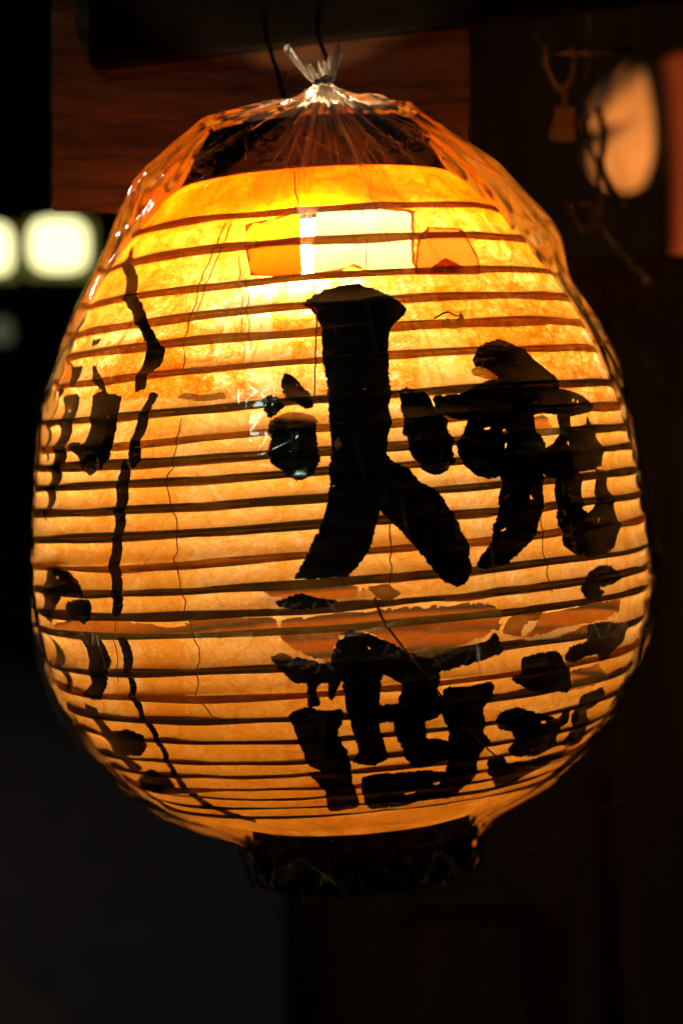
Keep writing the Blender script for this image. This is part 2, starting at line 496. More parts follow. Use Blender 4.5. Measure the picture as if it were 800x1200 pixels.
# pasted repair sheets: (outline, extra sheets)
REPAIRS = [
 ([(-17.17,422),(-9.08,420.5),(-10.28,411.4),(-10.81,394),(-8,388.4),(-6.18,377.6),(-7.53,369.9),(-8.26,348.8),(-13.31,349.1),(-13.57,363.5),(-15.99,369.5),(-16.75,388.5),(-15.69,396.4)], -0.75),
 ([(19.41,384.5),(28.51,383.2),(29.64,370.2),(30.6,360.7),(32.27,352.1),(27.26,346.4),(22.58,341.9),(18.28,342.3),(17.12,350.6),(17.94,369.4)], -0.65),
 ([(-29.64,354.9),(-28.54,368.5),(-25.29,372),(-22.22,367.9),(-22.35,360.5),(-19.01,358),(-19.05,351.1)], 0.55),
 ([(-63.5,264),(-24.5,255.5),(-24.74,229.1),(-39.58,224.1),(-65.41,225.3)], 0.25),
 ([(-37.31,348.2),(-27.36,349),(-27.67,229.5),(-32.15,147),(-42.25,142.9),(-36.15,230.4)], 0.40),
 ([(31.34,288.4),(42.34,285.7),(41.26,210),(32.67,210.4)], 0.30),
 ([(-23.12,398.4),(-10.06,388.4),(-11.32,439.6),(-28.74,438.6)], -0.35),
 ([(-29.68,416.6),(-16,412.9),(-19.97,375.9),(-25.79,374.8)], -0.3),
 ([(4.89,424.6),(19.83,416.5),(12.94,340.9),(-0.77,344.2)], -0.25),
 ([(-1.95,281.7),(23.98,263.8),(21.28,206.5),(-0.26,223.9)], 0.15),
 ([(-63.08,375.6),(-30.46,351.9),(-27.35,427.1),(-75.53,455.6)], 0.35),
 ([(19.27,410.8),(64.51,415.7),(57.36,333.4),(28.99,353.8)], 0.35),
 ([(-22.56,498.7),(5.17,503.6),(30.18,475.4),(12.7,470.4),(-17.98,476.1)], 0.3),
 ([(-48.25,174.8),(-1.36,170.9),(-4.22,88.6),(-42.55,89.2)], 0.2),
]
EDGE = [(-79.67,362.7),(-30.53,353.6),(-8.42,347.3),(5.28,342.7),(17.71,340.8),(35.26,338.5),(61.15,333.2)]   # where the upper, thicker sheet ends

def build_paper():
    zs = np.arange(H0 - 357*S, H0 + 389*S, 0.00105)
    th = np.concatenate([np.radians(np.arange(-100, 100, 0.30)), np.radians(np.arange(100, 260, 2.0))])
    n, m = len(th), len(zs)
    T, Z = np.meshgrid(th, zs)                     # rows of height
    A = np.where(T > math.pi, T - 2*math.pi, T) * 200.0
    B = Z * 1000
    A = A.copy(); B = B.copy()
    front = np.abs(A) < 340
    dead = np.zeros(T.shape, bool)
    edge_d = np.full(T.shape, 99.0)
    hole_polys = [ragged(h, 100 + i, 1.0, 1.1) for i, h in enumerate(HOLES)]
    for poly in hole_polys:
        x0 = min(p[0] for p in poly) - 9; x1 = max(p[0] for p in poly) + 9
        y0 = min(p[1] for p in poly) - 9; y1 = max(p[1] for p in poly) + 9
        sel = front & (A > x0) & (A < x1) & (B > y0) & (B < y1)
        X, Y = A[sel], B[sel]
        ins = inside(poly, X, Y)
        d, bx, by = nearest_on(poly, X, Y)
        near = d < 0.62
        edge_d[sel] = np.minimum(edge_d[sel], d)
        X2, Y2 = X.copy(), Y.copy()
        X2[near] = bx[near]; Y2[near] = by[near]
        A[sel] = X2; B[sel] = Y2
        q = np.zeros(T.shape, bool); q[sel] = ins & ~near
        nr = np.zeros(T.shape, bool); nr[sel] = near
        dead |= q
    back = ~front
    TH = np.where(front, A / 200.0, T); ZZ = np.where(front, B / 1000, Z)
    R = paper_r(TH.ravel(), ZZ.ravel())
    # torn edges curl in a little
    Pq = cyl(TH.ravel(), np.full(TH.size, 0.2), ZZ.ravel())
    R = R - 0.0030 * np.exp(-edge_d.ravel() / 3.0) * np.clip(0.3 + sines(Pq, 47, 70), 0, 1.5)
    P = cyl(TH.ravel(), R, ZZ.ravel())
    idx = np.arange(n * m).reshape(m, n)
    a = idx[:-1]; b = idx[1:]
    a2 = np.roll(a, -1, 1); b2 = np.roll(b, -1, 1)
    quads = np.stack([a, a2, b2, b], -1).reshape(-1, 4)
    dd = dead.ravel()
    keep = ~dd[quads].any(1)
    quads = quads[keep]
    # how many sheets lie on one another, plus bulb falloff put in as thickness
    AA, BB = A.ravel(), B.ravel()
    lay = np.ones(len(AA))
    deg = np.degrees(TH.ravel())
    Pn = cyl(TH.ravel(), np.full(len(AA), 0.2), ZZ.ravel())
    smooth_ = np.ones(len(AA))
    for i, (poly, w) in enumerate(REPAIRS):
        q_ = inside(ragged(poly, 300 + i, 1.2, 1.2), AA, BB)
        lay += w * q_
        if w < -0.6: smooth_[q_] = 0.15
    for c in np.arange(-162, 181, 36.0):            # gores overlap at their seams
        d = np.abs((deg - c - 9 + 180) % 360 - 180) + 0.5 * sines(Pn, 41, 60)
        lay += 0.30 * (d < 1.7)
    lay -= 0.25 * np.exp(-(edge_d.ravel() / 1.6) ** 2) * np.clip(0.4 + sines(Pn, 48, 130), 0, 1.3)   # thinned, frayed lips
    ez = np.interp(AA, [math.radians(p[0]) * 200 for p in EDGE], [p[1] for p in EDGE])
    up = BB > ez
    lay += 0.50 * up + 2.2 * np.clip((BB - 1000 * (RIBS[-1] - 0.008)) / 16, 0, 1) + 0.35 * np.clip((BB - 1000 * RIBS[-4]) / 25, 0, 1) + 1.5 * np.clip((BB - 1000 * (RIBS[-1] - 0.002)) / 12, 0, 1) * np.exp(-((AA + 5) / 95) ** 2)  # thick upper sheet and top band, thickened further to tone down the bulb's glow
    lay += 1.25 * np.clip((215 - BB) / 160, 0, 1) ** 1.2 + 0.45 * up * np.clip((BB - 1000 * RIBS[-3]) / 40, 0, 1)  # gathered foot, with dimming away from the bulb painted in as thickness
    wl_ = np.clip((118 - BB) / 30, 0, 1)             # creased, doubled pleats at the foot
    rd = ridged(Pn * np.array([1, 1, 2.6]), 55, 46)
    lay += wl_ * 0.9 * np.clip((rd - 0.52) * 5, 0, 1)
    # a collage of pasted sheets, each a little thicker or thinner, lapping at their edges
    cr_ = np.random.RandomState(17)
    for (n_, amp_, lap_) in ((130, 1.0, 0.35), (420, 0.5, 0.0)):
        sa = cr_.uniform(-630, 630, n_); sz = cr_.uniform(40, 520, n_); sv = cr_.uniform(-1, 1, n_)
        wa = AA + 5 * sines(Pn, 57, 55) + 2 * sines(Pn, 58, 190); wb = BB + 4 * sines(Pn, 59, 60) + 2 * sines(Pn, 60, 170)
        d1 = np.full(len(AA), 1e9); d2 = d1.copy(); v1 = np.zeros(len(AA))
        for k_ in range(n_):
            e = np.hypot((wa - sa[k_]) * 0.9, wb - sz[k_])
            nw = e < d1
            d2 = np.where(nw, d1, np.minimum(d2, e)); v1 = np.where(nw, sv[k_], v1); d1 = np.where(nw, e, d1)
        k1 = np.where(up, 0.42, 0.16) * amp_
        lay += k1 * v1 + np.where(up, lap_, lap_ * 0.45) * (d2 - d1 < 2.2) * (np.abs(v1) > 0.35)
    lay += 0.14 * sines(Pn, 61, 16) + 0.10 * sines(Pn, 62, 34)
    # random pasted scraps on the upper part
    q = sines(Pn * np.array([1, 1, 1.6]), 51, 60, 6); q2 = sines(Pn, 52, 85, 6)
    lay += up * (0.25 * (q > 0.45) - 0.30 * (q2 > 0.75))
    lay += (~up) * (0.10 * (q > 0.35) - 0.10 * (q2 > 0.6))
    fib = np.where(up, 0.85, 0.12) * np.clip(0.75 + 0.35 * sines(Pn, 53, 25), 0.2, 1.2) * smooth_
    return grid_mesh('paper_shade', P, quads, M['paper'], lan, {'layers_falloff': lay, 'fibrous': fib})
shade = build_paper()

# bamboo ribs, one hoop each
for i, z in enumerate(RIBS):
    N = 200
    th = np.linspace(0, 2*math.pi, N, endpoint=False)
    zz = z + rib_dz(th, z)
    R = paper_r(np.where(th > math.pi, th - 2*math.pi, th), np.full(N, z)) - 0.0004
    hh = (0.0025 if z > 0.10 else 0.0014) * (0.9 + 0.25 * (i * 37 % 10) / 10) * (1 + 0.16 * sines(cyl(th, np.full(N, 0.2), np.full(N, z)), 60 + i, 70))
    V = []; F = []
    for j in range(N):
        for dr, dz in ((0, -0.6), (0, 0.6), (-0.0005, 1), (-0.0014, 1), (-0.0019, 0.5), (-0.0019, -0.5), (-0.0014, -1), (-0.0005, -1)):
            r = R[j] + dr
            V.append((r*math.sin(th[j]), -r*math.cos(th[j]), zz[j] + dz*hh[j]))
    for j in range(N):
        j2 = (j+1) % N
        for k in range(8):
            k2 = (k+1) % 8
            F.append((j*8+k, j2*8+k, j2*8+k2, j*8+k2))
    mesh_obj('rib', V, F, M['rib_pale_lit'] if (i * 7) % 5 == 1 or z > 0.37 else M['rib'], lan)  # upper ribs coloured paler as if lit by the near bulb; others vary

def hoop(name, r0, r1, z0, z1, seed):
    w = 0.0035
    pr = [(r0-w, z0+.002), (r0-w+.001, z0), (r0-.001, z0), (r0, z0+.002), ((r0+r1)/2+.0006, (z0+z1)/2), (r1, z1-.002), (r1-.001, z1), (r1-w+.001, z1), (r1-w, z1-.002)]
    return lathe(name, pr, M['lacquer'], lan, 128, 0.003, seed, closed=True)
hoop('top_hoop', 157*S, 122*S, H0 + 382*S, H0 + 447*S, 2)
hoop('bottom_hoop', 127*S, 127*S, H0 - 428*S, H0 - 357*S, 5)

# the lamp: bulb, cap and the bar it hangs from
bc = ((-0.0203, 0, 0.1676))
Minv = (Matrix.Translation(lan.location) @ Matrix.Rotation(-TILT, 4, 'Y')).inverted()
bl = Minv @ Vector(bc)
prof_b = [(0.0005, -0.022), (0.008, -0.0205), (0.014, -0.0165), (0.0185, -0.010), (0.020, -0.002), (0.019, 0.008), (0.0165, 0.020), (0.0145, 0.030), (0.0135, 0.038)]
bulb = lathe('bulb', prof_b, M['bulb'], lan, 32); bulb.location = bl
cap = lathe('lamp_socket', [(0.0137, 0.036), (0.0165, 0.038), (0.0180, 0.062), (0.020, 0.064), (0.020, 0.090), (0.008, 0.098), (0.0005, 0.099)], M['lacquer'], lan, 32); cap.location = bl
tube('lamp_bar', [(-0.083, 0, H0 + 425*S), (bl.x, 0, bl.z + 0.096), (0.083, 0, H0 + 425*S)], 0.0022, M['black_wire'], lan)

# ---- brush strokes -------------------------------------------------------------------
def skin_patch(name, poly, mat, parent, off=0.0006, seed=0, step=0.40, rough=0.50, grid=2.2, cut=0.10, gaps=(), grow=0.0):
    """a thin sheet lying on the paper inside an outline (degrees, mm)"""
    out = ragged(poly, seed, step, rough, cut, grow)
    pts = [Vector(p) for p in out]
    nb = len(pts)
    edges = [(i, (i+1) % nb) for i in range(nb)]
    x0 = min(p[0] for p in out); x1 = max(p[0] for p in out); y0 = min(p[1] for p in out); y1 = max(p[1] for p in out)
    slits = []
    for g in gaps:                                   # flaked or torn places inside the stroke
        gc = (sum(p[0] for p in g) / len(g), sum(p[1] for p in g) / len(g))
        if not inside(out, np.array([gc[0]]), np.array([gc[1]]))[0]: continue
        gd, _, _ = nearest_on(out, np.array([p[0] for p in g]), np.array([p[1] for p in g]))
        if gd.min() < 0.5: continue
        b0 = len(pts); pts += [Vector(p) for p in g]
        edges += [(b0 + i, b0 + (i+1) % len(g)) for i in range(len(g))]
        slits.append(g)
    gx = np.arange(x0, x1, grid); gy = np.arange(y0, y1, grid * 0.6)
    X, Y = [a.ravel() for a in np.meshgrid(gx, gy)]
    if len(X):
        ok = inside(out, X, Y); X, Y = X[ok], Y[ok]
    if len(X):
        d, _, _ = nearest_on(out, X, Y); X, Y = X[d > 0.6], Y[d > 0.6]
    pts += [Vector((x, y)) for x, y in zip(X, Y)]
    v, e, f, *_ = geometry.delaunay_2d_cdt(pts, edges, [list(range(nb))], 1, 1e-5)
    if slits:
        cx = np.array([sum(v[i].x for i in q) / len(q) for q in f]); cy = np.array([sum(v[i].y for i in q) / len(q) for q in f])
        bad = np.zeros(len(f), bool)
        for g in slits: bad |= inside(g, cx, cy)
        f = [q for q, b in zip(f, bad) if not b]
    a = np.array([p.x for p in v]) / 200.0; z = np.array([p.y for p in v]) / 1000
    r = paper_r(a, z) + off
    P = cyl(a, r, z)
    o = mesh_obj(name, P, [tuple(reversed(q)) for q in f], mat, parent)
    ed, _, _ = nearest_on(out, np.array([p.x for p in v]), np.array([p.y for p in v]))
    at = o.data.attributes.new('edge', 'FLOAT', 'POINT'); at.data.foreach_set('value', ed.astype(np.float32))
    return o

STROKES = [
 # fire radical: trunk with its left leg, right leg, dots
 ([(-3.72,406.4),(-2.03,411),(1.15,414.7),(4.53,416.3),(8.25,416.1),(11.77,412.6),(15.07,406.4),(17.49,399.3),(16.38,394.5),(13.92,390),(12.6,382.5),(11.78,370.7),(11.64,361),(11.3,346.6),(10.41,336.1),(10.76,329.2),(9.7,320.5),(9.17,308.5),(8.62,294.5),(7.27,275),(6.39,267.9),(5.26,255.2),(3.2,243.8),(1.09,236.1),(-3.5,236.8),(-7.85,237.4),(-6.12,246.4),(-4.53,256.4),(-2.63,267.8),(-1.42,279.5),(-0.71,294.4),(-0.65,304.8),(0.08,312.5),(0.09,320.3),(0.01,330.8),(-0.02,344.1),(-0.05,357.3),(-0.3,368.1),(-0.56,378.9),(-0.17,389.7),(-1.06,395.9),(-1.85,400.5)],0.0),
 ([(8.81,311.2),(10.06,304.1),(12.72,299.1),(14.38,290.3),(17.99,280.9),(20.35,263.3),(21.91,247.6),(21.92,233.9),(20.87,226.3),(19.01,224.8),(17.1,228.1),(15.33,237),(13.23,248.2),(11.56,257.1),(9.48,266),(7.24,274),(6.77,289.8)],0.0002),
 ([(-8.86,356.9),(-7.87,363.6),(-6.6,361.7),(-5.23,356),(-3.59,350.3),(-2.81,341.1),(-4.33,340.9),(-6.11,345.1),(-7.64,348.1)],0.0),
 ([(-12.04,349.8),(-9.66,349.7),(-7.82,343.4),(-9.23,339.6),(-10.79,335.8),(-11.55,340.7)],0.0),
 ([(-10.95,334.2),(-8.49,335.2),(-5.48,333.9),(-2.35,332),(-2.74,326.3),(-2.44,318.4),(-2.54,312.1),(-2.18,307.8),(-3.62,299.9),(-5.98,296.3),(-7.67,299.9),(-8.49,303.7),(-10.65,309),(-10.89,316.9),(-10.54,324.7)],0.0),
 ([(12.76,347.3),(14.25,348.6),(17.17,345.8),(18.41,341.7),(18.89,335.7),(21.01,326.7),(20.91,318.7),(21.55,315.4),(21.08,301.7),(19.41,295.2),(17.37,294.2),(15.09,298.5),(14.09,304.6),(13.41,310.5),(13.36,317.4),(12.6,321.3),(13.09,325.9),(13,338.7)],0.0),
 # the right half of the upper character
 ([(29.27,364.7),(31.3,372.7),(37.2,376),(39.91,372.9),(42.97,368.1),(46.58,359.3),(49.94,350.5),(48.61,341.1),(41.64,338.6),(35.69,342.8),(33.24,348.1),(34.34,352.9),(32.13,356.6),(29.86,359.1)],0.0),
 ([(19.12,342.7),(24.51,342.6),(28.79,347.2),(32.54,351),(36.15,347.1),(44.57,343.2),(50.71,342),(58.08,336.8),(59.69,332.1),(58.14,326.5),(50.28,324.6),(44.92,327),(40.92,328.2),(37.84,322.7),(31.95,322.2),(26.77,324.9),(22.69,327.4),(19.36,332.4)],0.0002),
 ([(22.08,313.1),(23.79,317.5),(24.98,326.3),(30.5,327.3),(36.53,326.2),(39.9,326.7),(39.19,314.7),(40.99,311.1),(41.14,299.6),(39.42,289.6),(35.79,288.9),(33.85,287.8),(30.02,290.3),(27.4,289.4),(25.03,292.2),(23.3,297.4),(22.27,303.5)],0.0004),
 ([(29.91,295.2),(34.08,292),(39.14,291.9),(37.97,270.5),(37.02,262.7),(35.19,250.9),(32,242.2),(28.74,235.8),(25.08,233.9),(22.89,235.7),(24.3,242.6),(26.11,250),(28.06,267.9),(29.71,283.5)],0.0002),
 ([(46.12,326.8),(50.23,326.3),(49.1,315.8),(54.58,317.8),(56.91,323.8),(57.32,316.4),(58.36,307.7),(59.31,301.9),(57.48,290.9),(51.06,288.2),(46.54,289.7),(42.28,284.6),(38.94,288.7),(39.88,302.6),(42.82,306.9),(45.57,313.6)],0.0006),
 ([(42.22,296.6),(46.32,293),(49.05,289.7),(49.28,283),(48.18,271.2),(47.98,264),(50.12,261.3),(52.2,263.5),(54.16,277.5),(54.31,288.7),(58.06,286.9),(58.25,275.6),(60.22,261.7),(60.18,248.7),(57.4,237.7),(53.49,234.4),(48.05,233.3),(44.56,237.1),(42.11,243.9),(41.07,258.8),(41.37,272.9)],0.0002),
 ([(45.98,214.3),(47.94,221.8),(51.65,226.6),(56.15,225.2),(59.29,216.4),(57.16,213.7),(51.63,212.3),(53.38,209.5),(50.33,204.5),(47.2,207.3)],0.0),
 # the right half of the lower character
 ([(47.99,189.4),(53.85,189.3),(64.04,184.4),(65.77,173),(58.24,168.1),(55.8,162.9),(53.48,165.5),(52.37,169.9),(49.33,169),(44.63,167.1),(42.77,170.1),(43.71,177.4),(48.61,178.1)],0.0),
 ([(30.35,162.6),(32.07,165.7),(32.49,174.3),(36.87,176.3),(40.9,175.2),(43.1,165.5),(44.9,161.4),(46.25,145.8),(41.76,150),(37.99,149.4),(34.52,153.7)],0.0),
 ([(28.17,135.7),(29.2,141.5),(33.5,141.9),(39.07,135.5),(45.77,129.1),(46.69,136),(48.53,134.1),(50.59,125.2),(47.86,123),(50.67,108),(45.72,104.9),(38.11,107.1),(34.29,113.5),(35.3,119.5),(33.51,126.6),(29.97,129.8)],0.0),
 ([(50.85,142.1),(59.66,144.4),(62.29,139.3),(61,131.4),(57.78,129.9),(62.31,118.3),(67.42,105.2),(60.01,103.8),(52.18,110.2),(54.27,115.6),(50.53,129.8)],0.0),
 ([(29.66,109),(33.51,109.2),(36.31,103.2),(43.29,102.5),(55.87,103.3),(59.89,103.3),(54.56,95.8),(46.16,88.8),(39.08,83.2),(31.57,99.2)],0.0002),
 # the lower character
 ([(-13.06,188.7),(-11.64,191.1),(-8.23,187.7),(-4.69,184.2),(-2.83,183.2),(-1.66,196.8),(0.6,203.1),(3.11,200.8),(7.86,191.9),(13.4,181),(19.71,186.3),(24.85,188.1),(26.3,192.9),(27,191.1),(27.85,180),(22.85,175.9),(15.71,172.1),(15.76,165),(8.99,167.9),(6.05,174.2),(4.8,168.6),(-1.33,172.5),(-5.49,171.4),(-9.44,173.3),(-11.13,180.2)],0.0),
 ([(-1.13,181.7),(5.53,179.8),(4.99,157.6),(4.86,140.9),(6.58,118.1),(3.95,114.7),(-0.77,117.2),(1.1,124.5),(-0.18,142.3),(-0.93,157.1)],0.0002),
 ([(4.05,155.1),(8.96,153.6),(16.82,157.5),(18.69,147.9),(13.92,140.7),(9.01,142.4),(3.93,143.4)],0.0006),
 ([(8.9,178.7),(16,176.3),(15.5,160.2),(16.71,147.6),(13.39,142),(14.13,129.2),(18.88,126.3),(20.76,113.8),(12.84,109.5),(10.55,115.7),(7.59,137.7),(8.19,150.5),(9.28,164.5)],0.0004),
 ([(-11.2,153.2),(-7.8,156.5),(-4.85,153),(-1.61,153.9),(-1.84,145),(-3.07,140.7),(-1.21,120.3),(-1.14,104.3),(0.34,84.2),(-7.89,81.6),(-7.41,98.5),(-9.98,111.7),(-6.98,113),(-9.53,117.8),(-10.2,133.5)],0.0),
 ([(-7.24,172.3),(-5.18,171.9),(-5.97,165.5),(-5.32,157.6),(-7.5,156.4)],0.0002),
 ([(-3.35,174.1),(-1.3,173.6),(-2.35,166.8),(-3.11,160.4),(-3.83,161.7)],0.0002),
 ([(16.91,161.9),(21.69,160.1),(26.24,162.1),(26.93,158),(25.36,145.9),(26.35,128.5),(28.77,121.1),(26.67,113.2),(28.51,96.8),(24.31,82.7),(19.22,87.8),(20.33,102.5),(19.02,129.7),(17.01,143)],0.0002),
 ([(1.15,106.2),(5.99,107.4),(15.31,106.8),(20.91,102.9),(21.33,87.7),(11.05,81.3),(2.33,82.3),(0.96,94.1)],0.0),
 # shred of ink below the tear
 ([(-11.3,223.5),(-6.91,228.2),(-4.19,223.9),(-0.99,222.5),(-2.46,219.2),(-7.13,218.8),(-10.22,220.6)],0.0),
 # the characters turning away on the left
 ([(-69.94,462.9),(-56.63,445.4),(-50.31,430.8),(-44.62,418.1),(-40.25,404.8),(-36.41,392.8),(-33.69,385),(-34.36,374.4),(-36.82,369.6),(-37.09,361.6),(-39.89,360.1),(-39.49,369.2),(-38.35,377),(-38.12,388.9),(-41.63,399.7),(-46.1,410.2),(-50.47,418.6),(-55.94,432.3),(-62.96,445.4),(-66.29,454.7)],0.0),
 ([(-35.8,358.1),(-33.7,357.6),(-34.79,347.7),(-35.26,336),(-36.32,326.6),(-35.78,315.9),(-37.46,311.4),(-38.78,320.7),(-38.14,331.3),(-37.17,341.8),(-36.4,350.7)],0.0),
 ([(-39.32,318.2),(-38.03,309.9),(-38.26,300.3),(-38.77,288.6),(-39.37,273.7),(-40.11,255),(-40.2,233.4),(-41.51,218.7),(-43.54,221.5),(-42.45,235.1),(-42.88,254.1),(-41.69,270.2),(-41.5,289),(-40.88,306.1)],0.0),
 ([(-42.57,204.4),(-40.61,205),(-40.63,191.1),(-41.64,178.2),(-41.72,169.7),(-41.9,157),(-40.7,143.7),(-40.49,134.7),(-41.71,115.9),(-42.49,104.1),(-40.65,88.1),(-30.64,75.9),(-32.61,73.4),(-38.01,79.1),(-43.77,86.9),(-44.62,103.1),(-42.97,119.5),(-41.71,138.8),(-42.65,152.3),(-43.6,162.7),(-43.19,172.4),(-42.91,185.4)],0.0),
 ([(-57.15,380),(-56.33,381.4),(-53.55,376.4),(-49.24,368.8),(-47.7,360.9),(-43.29,358.2),(-42.33,342.9),(-42.69,329.5),(-43.62,320),(-45.64,311.7),(-47.11,316.8),(-47.11,311.4),(-49.35,309),(-53.88,321.7),(-58.62,328.4),(-57.05,330.9),(-51.46,329.5),(-50.5,341.9),(-53.4,361),(-49.58,362.4),(-53.18,370.3)],0.0),
 ([(-71.39,363.1),(-59.55,362.8),(-57.63,347),(-59.07,332.3),(-59.93,318.6),(-61.73,300.4),(-65.22,285.4),(-67.82,279.8),(-67.56,288.3),(-67.32,302.4),(-66.3,309.1),(-66.41,328.7),(-65.69,347.1)],0.0),
 ([(-70.75,382.7),(-62.33,381.6),(-60.59,369.6),(-63.78,369.1)],0.0),
 ([(-80.5,412.5),(-73.98,418.8),(-73.87,411.5),(-78.6,407.2)],0.0),
 ([(-62.09,398.2),(-57,397.6),(-56.96,394.3),(-60.45,394.5)],0.0),
 ([(-78.2,357.9),(-73.89,368),(-69.56,371.8),(-68.96,366.6),(-74.79,361.9),(-74.31,343.6),(-70.76,320.7),(-72.47,320.8),(-79.84,344.1)],0.0),
 ([(-66.64,248),(-61.41,250.6),(-56.04,247.4),(-51.85,238),(-50.2,232.5),(-56.13,231.2),(-60.47,230.4),(-63.59,224.4),(-65.48,217.3),(-69.21,212.1),(-72.97,216.1),(-70.95,229.2),(-68.8,241)],0.0),
 ([(-57.05,227.8),(-49.56,229.7),(-48.79,225.3),(-49.23,218.7),(-52.04,213.5),(-55.54,218.3),(-58.75,224.3)],0.0),
 ([(-54.07,203.8),(-47.48,204.3),(-46.95,196.5),(-46.25,189.2),(-49.22,173.6),(-52.56,162.7),(-56.59,162),(-59.48,164.9),(-54.25,172.9),(-52.86,187.4),(-53.15,198.8)],0.0),
 ([(-71.64,204.6),(-68.82,197),(-64.91,188.4),(-64.99,176.7),(-64.75,164.9),(-68.02,166.5),(-69.87,177.9),(-72.52,192.7)],0.0),
 ([(-62.31,158.4),(-56.16,155.6),(-56.2,144.8),(-54.88,139.6),(-48.46,142.7),(-44.44,139.6),(-45.33,132.2),(-49.98,123.9),(-55.58,123.3),(-53.29,113.7),(-59.75,108.8),(-61.27,116.7),(-62.87,123.9),(-59.97,139),(-61.77,148.9)],0.0),
 ([(-62.78,101.9),(-50.23,113.8),(-46.5,109.4),(-46.25,99.5),(-50.87,96.5),(-56.98,92.9),(-61.18,95.7)],0.0),
]
GAPS = [
 [(27.53,320.4),(28.81,321.2),(30.07,321.5),(29.58,319.4),(28.11,318.7)],
 [(30.81,316.5),(31.72,319),(32.61,321),(32.77,318.2),(33.58,316.4),(32.36,315),(31.23,314.7)],
 [(31.6,309.3),(32.31,311.8),(32.25,308.1),(31.54,305.5)],
 [(51.86,335.1),(53.33,336.6),(53.15,333.8),(51.99,332.2)], [(54.06,335.4),(54.9,334.8),(53.99,331.5),(53.17,332.1)],
 [(46.97,308.4),(47.58,309.4),(47.73,306),(47.07,304.5)],
 [(52.36,253.5),(53.47,257.1),(54.18,258.6),(53.64,255.4)],
 [(35.03,277.8),(35.56,277.1),(35.63,274.4),(36.36,273.6),(34.99,272.9)],
 [(27.8,256.3),(29.01,257),(29.93,258.9),(29.67,256.3),(28.27,255.1)],
 [(-64.94,353.1),(-62.49,353.3),(-61.66,351.5),(-64.01,351.3)], [(-47.37,321.8),(-46.37,317.3),(-45.9,312.3),(-46.74,314.6)], [(-45.8,346.9),(-44.82,347.2),(-44.3,343.9),(-45.32,344.1)],
 [(-62.89,243.8),(-61.57,245),(-61.24,242.7),(-62.56,241.5)],
 [(0.51,319.2),(1.4,319.5),(1.62,316.3),(0.68,313.4),(0.12,314.5)],
 [(10.49,91.4),(14.65,92.7),(14.39,90.8),(11.06,89.3)], [(17.42,96.8),(20.08,97.7),(19.97,95.2),(17.86,94.7)],
 [(39.62,130.7),(41.49,131),(42.65,127.7),(40.59,128)], [(3.4,192.7),(4.23,190.9),(3.5,190)],
 [(-7.69,151.4),(-6.42,152.3),(-6.66,150.1),(-7.61,149.7)], [(-5,148.6),(-4.31,150.7),(-4.1,147.8)],
]
def _shrink(g, k=0.62):
    q = [(math.radians(a) * 200, z) for a, z in g]
    cx = sum(p[0] for p in q) / len(q); cy = sum(p[1] for p in q) / len(q)
    return [(cx + (x-cx)*k, cy + (y-cy)*k) for x, y in q]
GAPS = [_shrink(g) for g in GAPS]
gr = random.Random(33)
for i, (poly, lift) in enumerate(STROKES):
    pp = [(math.radians(a) * 200, z) for a, z in poly]
    bx0, bx1 = min(q[0] for q in pp), max(q[0] for q in pp); by0, by1 = min(q[1] for q in pp), max(q[1] for q in pp)
    mine = list(GAPS)
    for _ in range(int((bx1 - bx0) * (by1 - by0) / 6000)):         # pinholes where the ink has flaked
        cx, cy = gr.uniform(bx0, bx1), gr.uniform(by0, by1); w = gr.uniform(0.25, 1.1); h = gr.uniform(0.15, 0.45)
        g = [(cx + w*math.cos(t) * gr.uniform(.6, 1.2), cy + h*math.sin(t) * gr.uniform(.6, 1.2)) for t in (0, 1.1, 2.2, 3.3, 4.4, 5.4)]
        if all(abs(cx - m[0][0]) > 4 or abs(cy - m[0][1]) > 3 for m in mine): mine.append(g)
    skin_patch('ink_stroke', poly, M['ink'], shade, 0.0006 + lift, 500 + i, gaps=mine, grow=0.85)

# ---- tape and torn scraps ------------------------------------------------------------
t = skin_patch('tape_patch', [(-19.98,463.1),(-4.67,467.8),(-3.96,460),(-4.22,448.4),(-18.04,446.5)], M['amber'], lan, 0.0012, 701, 2.0, 0.12, cut=0.03); t["label"] = 'yellow orange square of tape over the bright hole'
t = skin_patch('tape_patch', [(-18.41,448.3),(-4.21,450.7),(-3.91,426),(-5.65,424.1),(-16.03,427.9)], M['amber_dark'], lan, 0.0018, 702, 2.0, 0.12, cut=0.03); t["label"] = 'deep orange doubled square of tape below the yellow one'
t = skin_patch('tape_patch', [(21.33,420.8),(25.77,445),(30.2,453.2),(41.61,451.9),(41.34,433.7),(38.86,419.5)], M['brown_tape'], lan, 0.0012, 703, 2.0, 0.2, cut=0.04); t["label"] = 'brown orange patch of tape on the upper right'
t = skin_patch('tape_patch', [(26.52,426.1),(30.69,431.6),(34.34,425.5),(30.48,419.9),(24.42,420.5)], M['amber_dark'], lan, 0.0019, 704, 2.0, 0.2, cut=0.04)
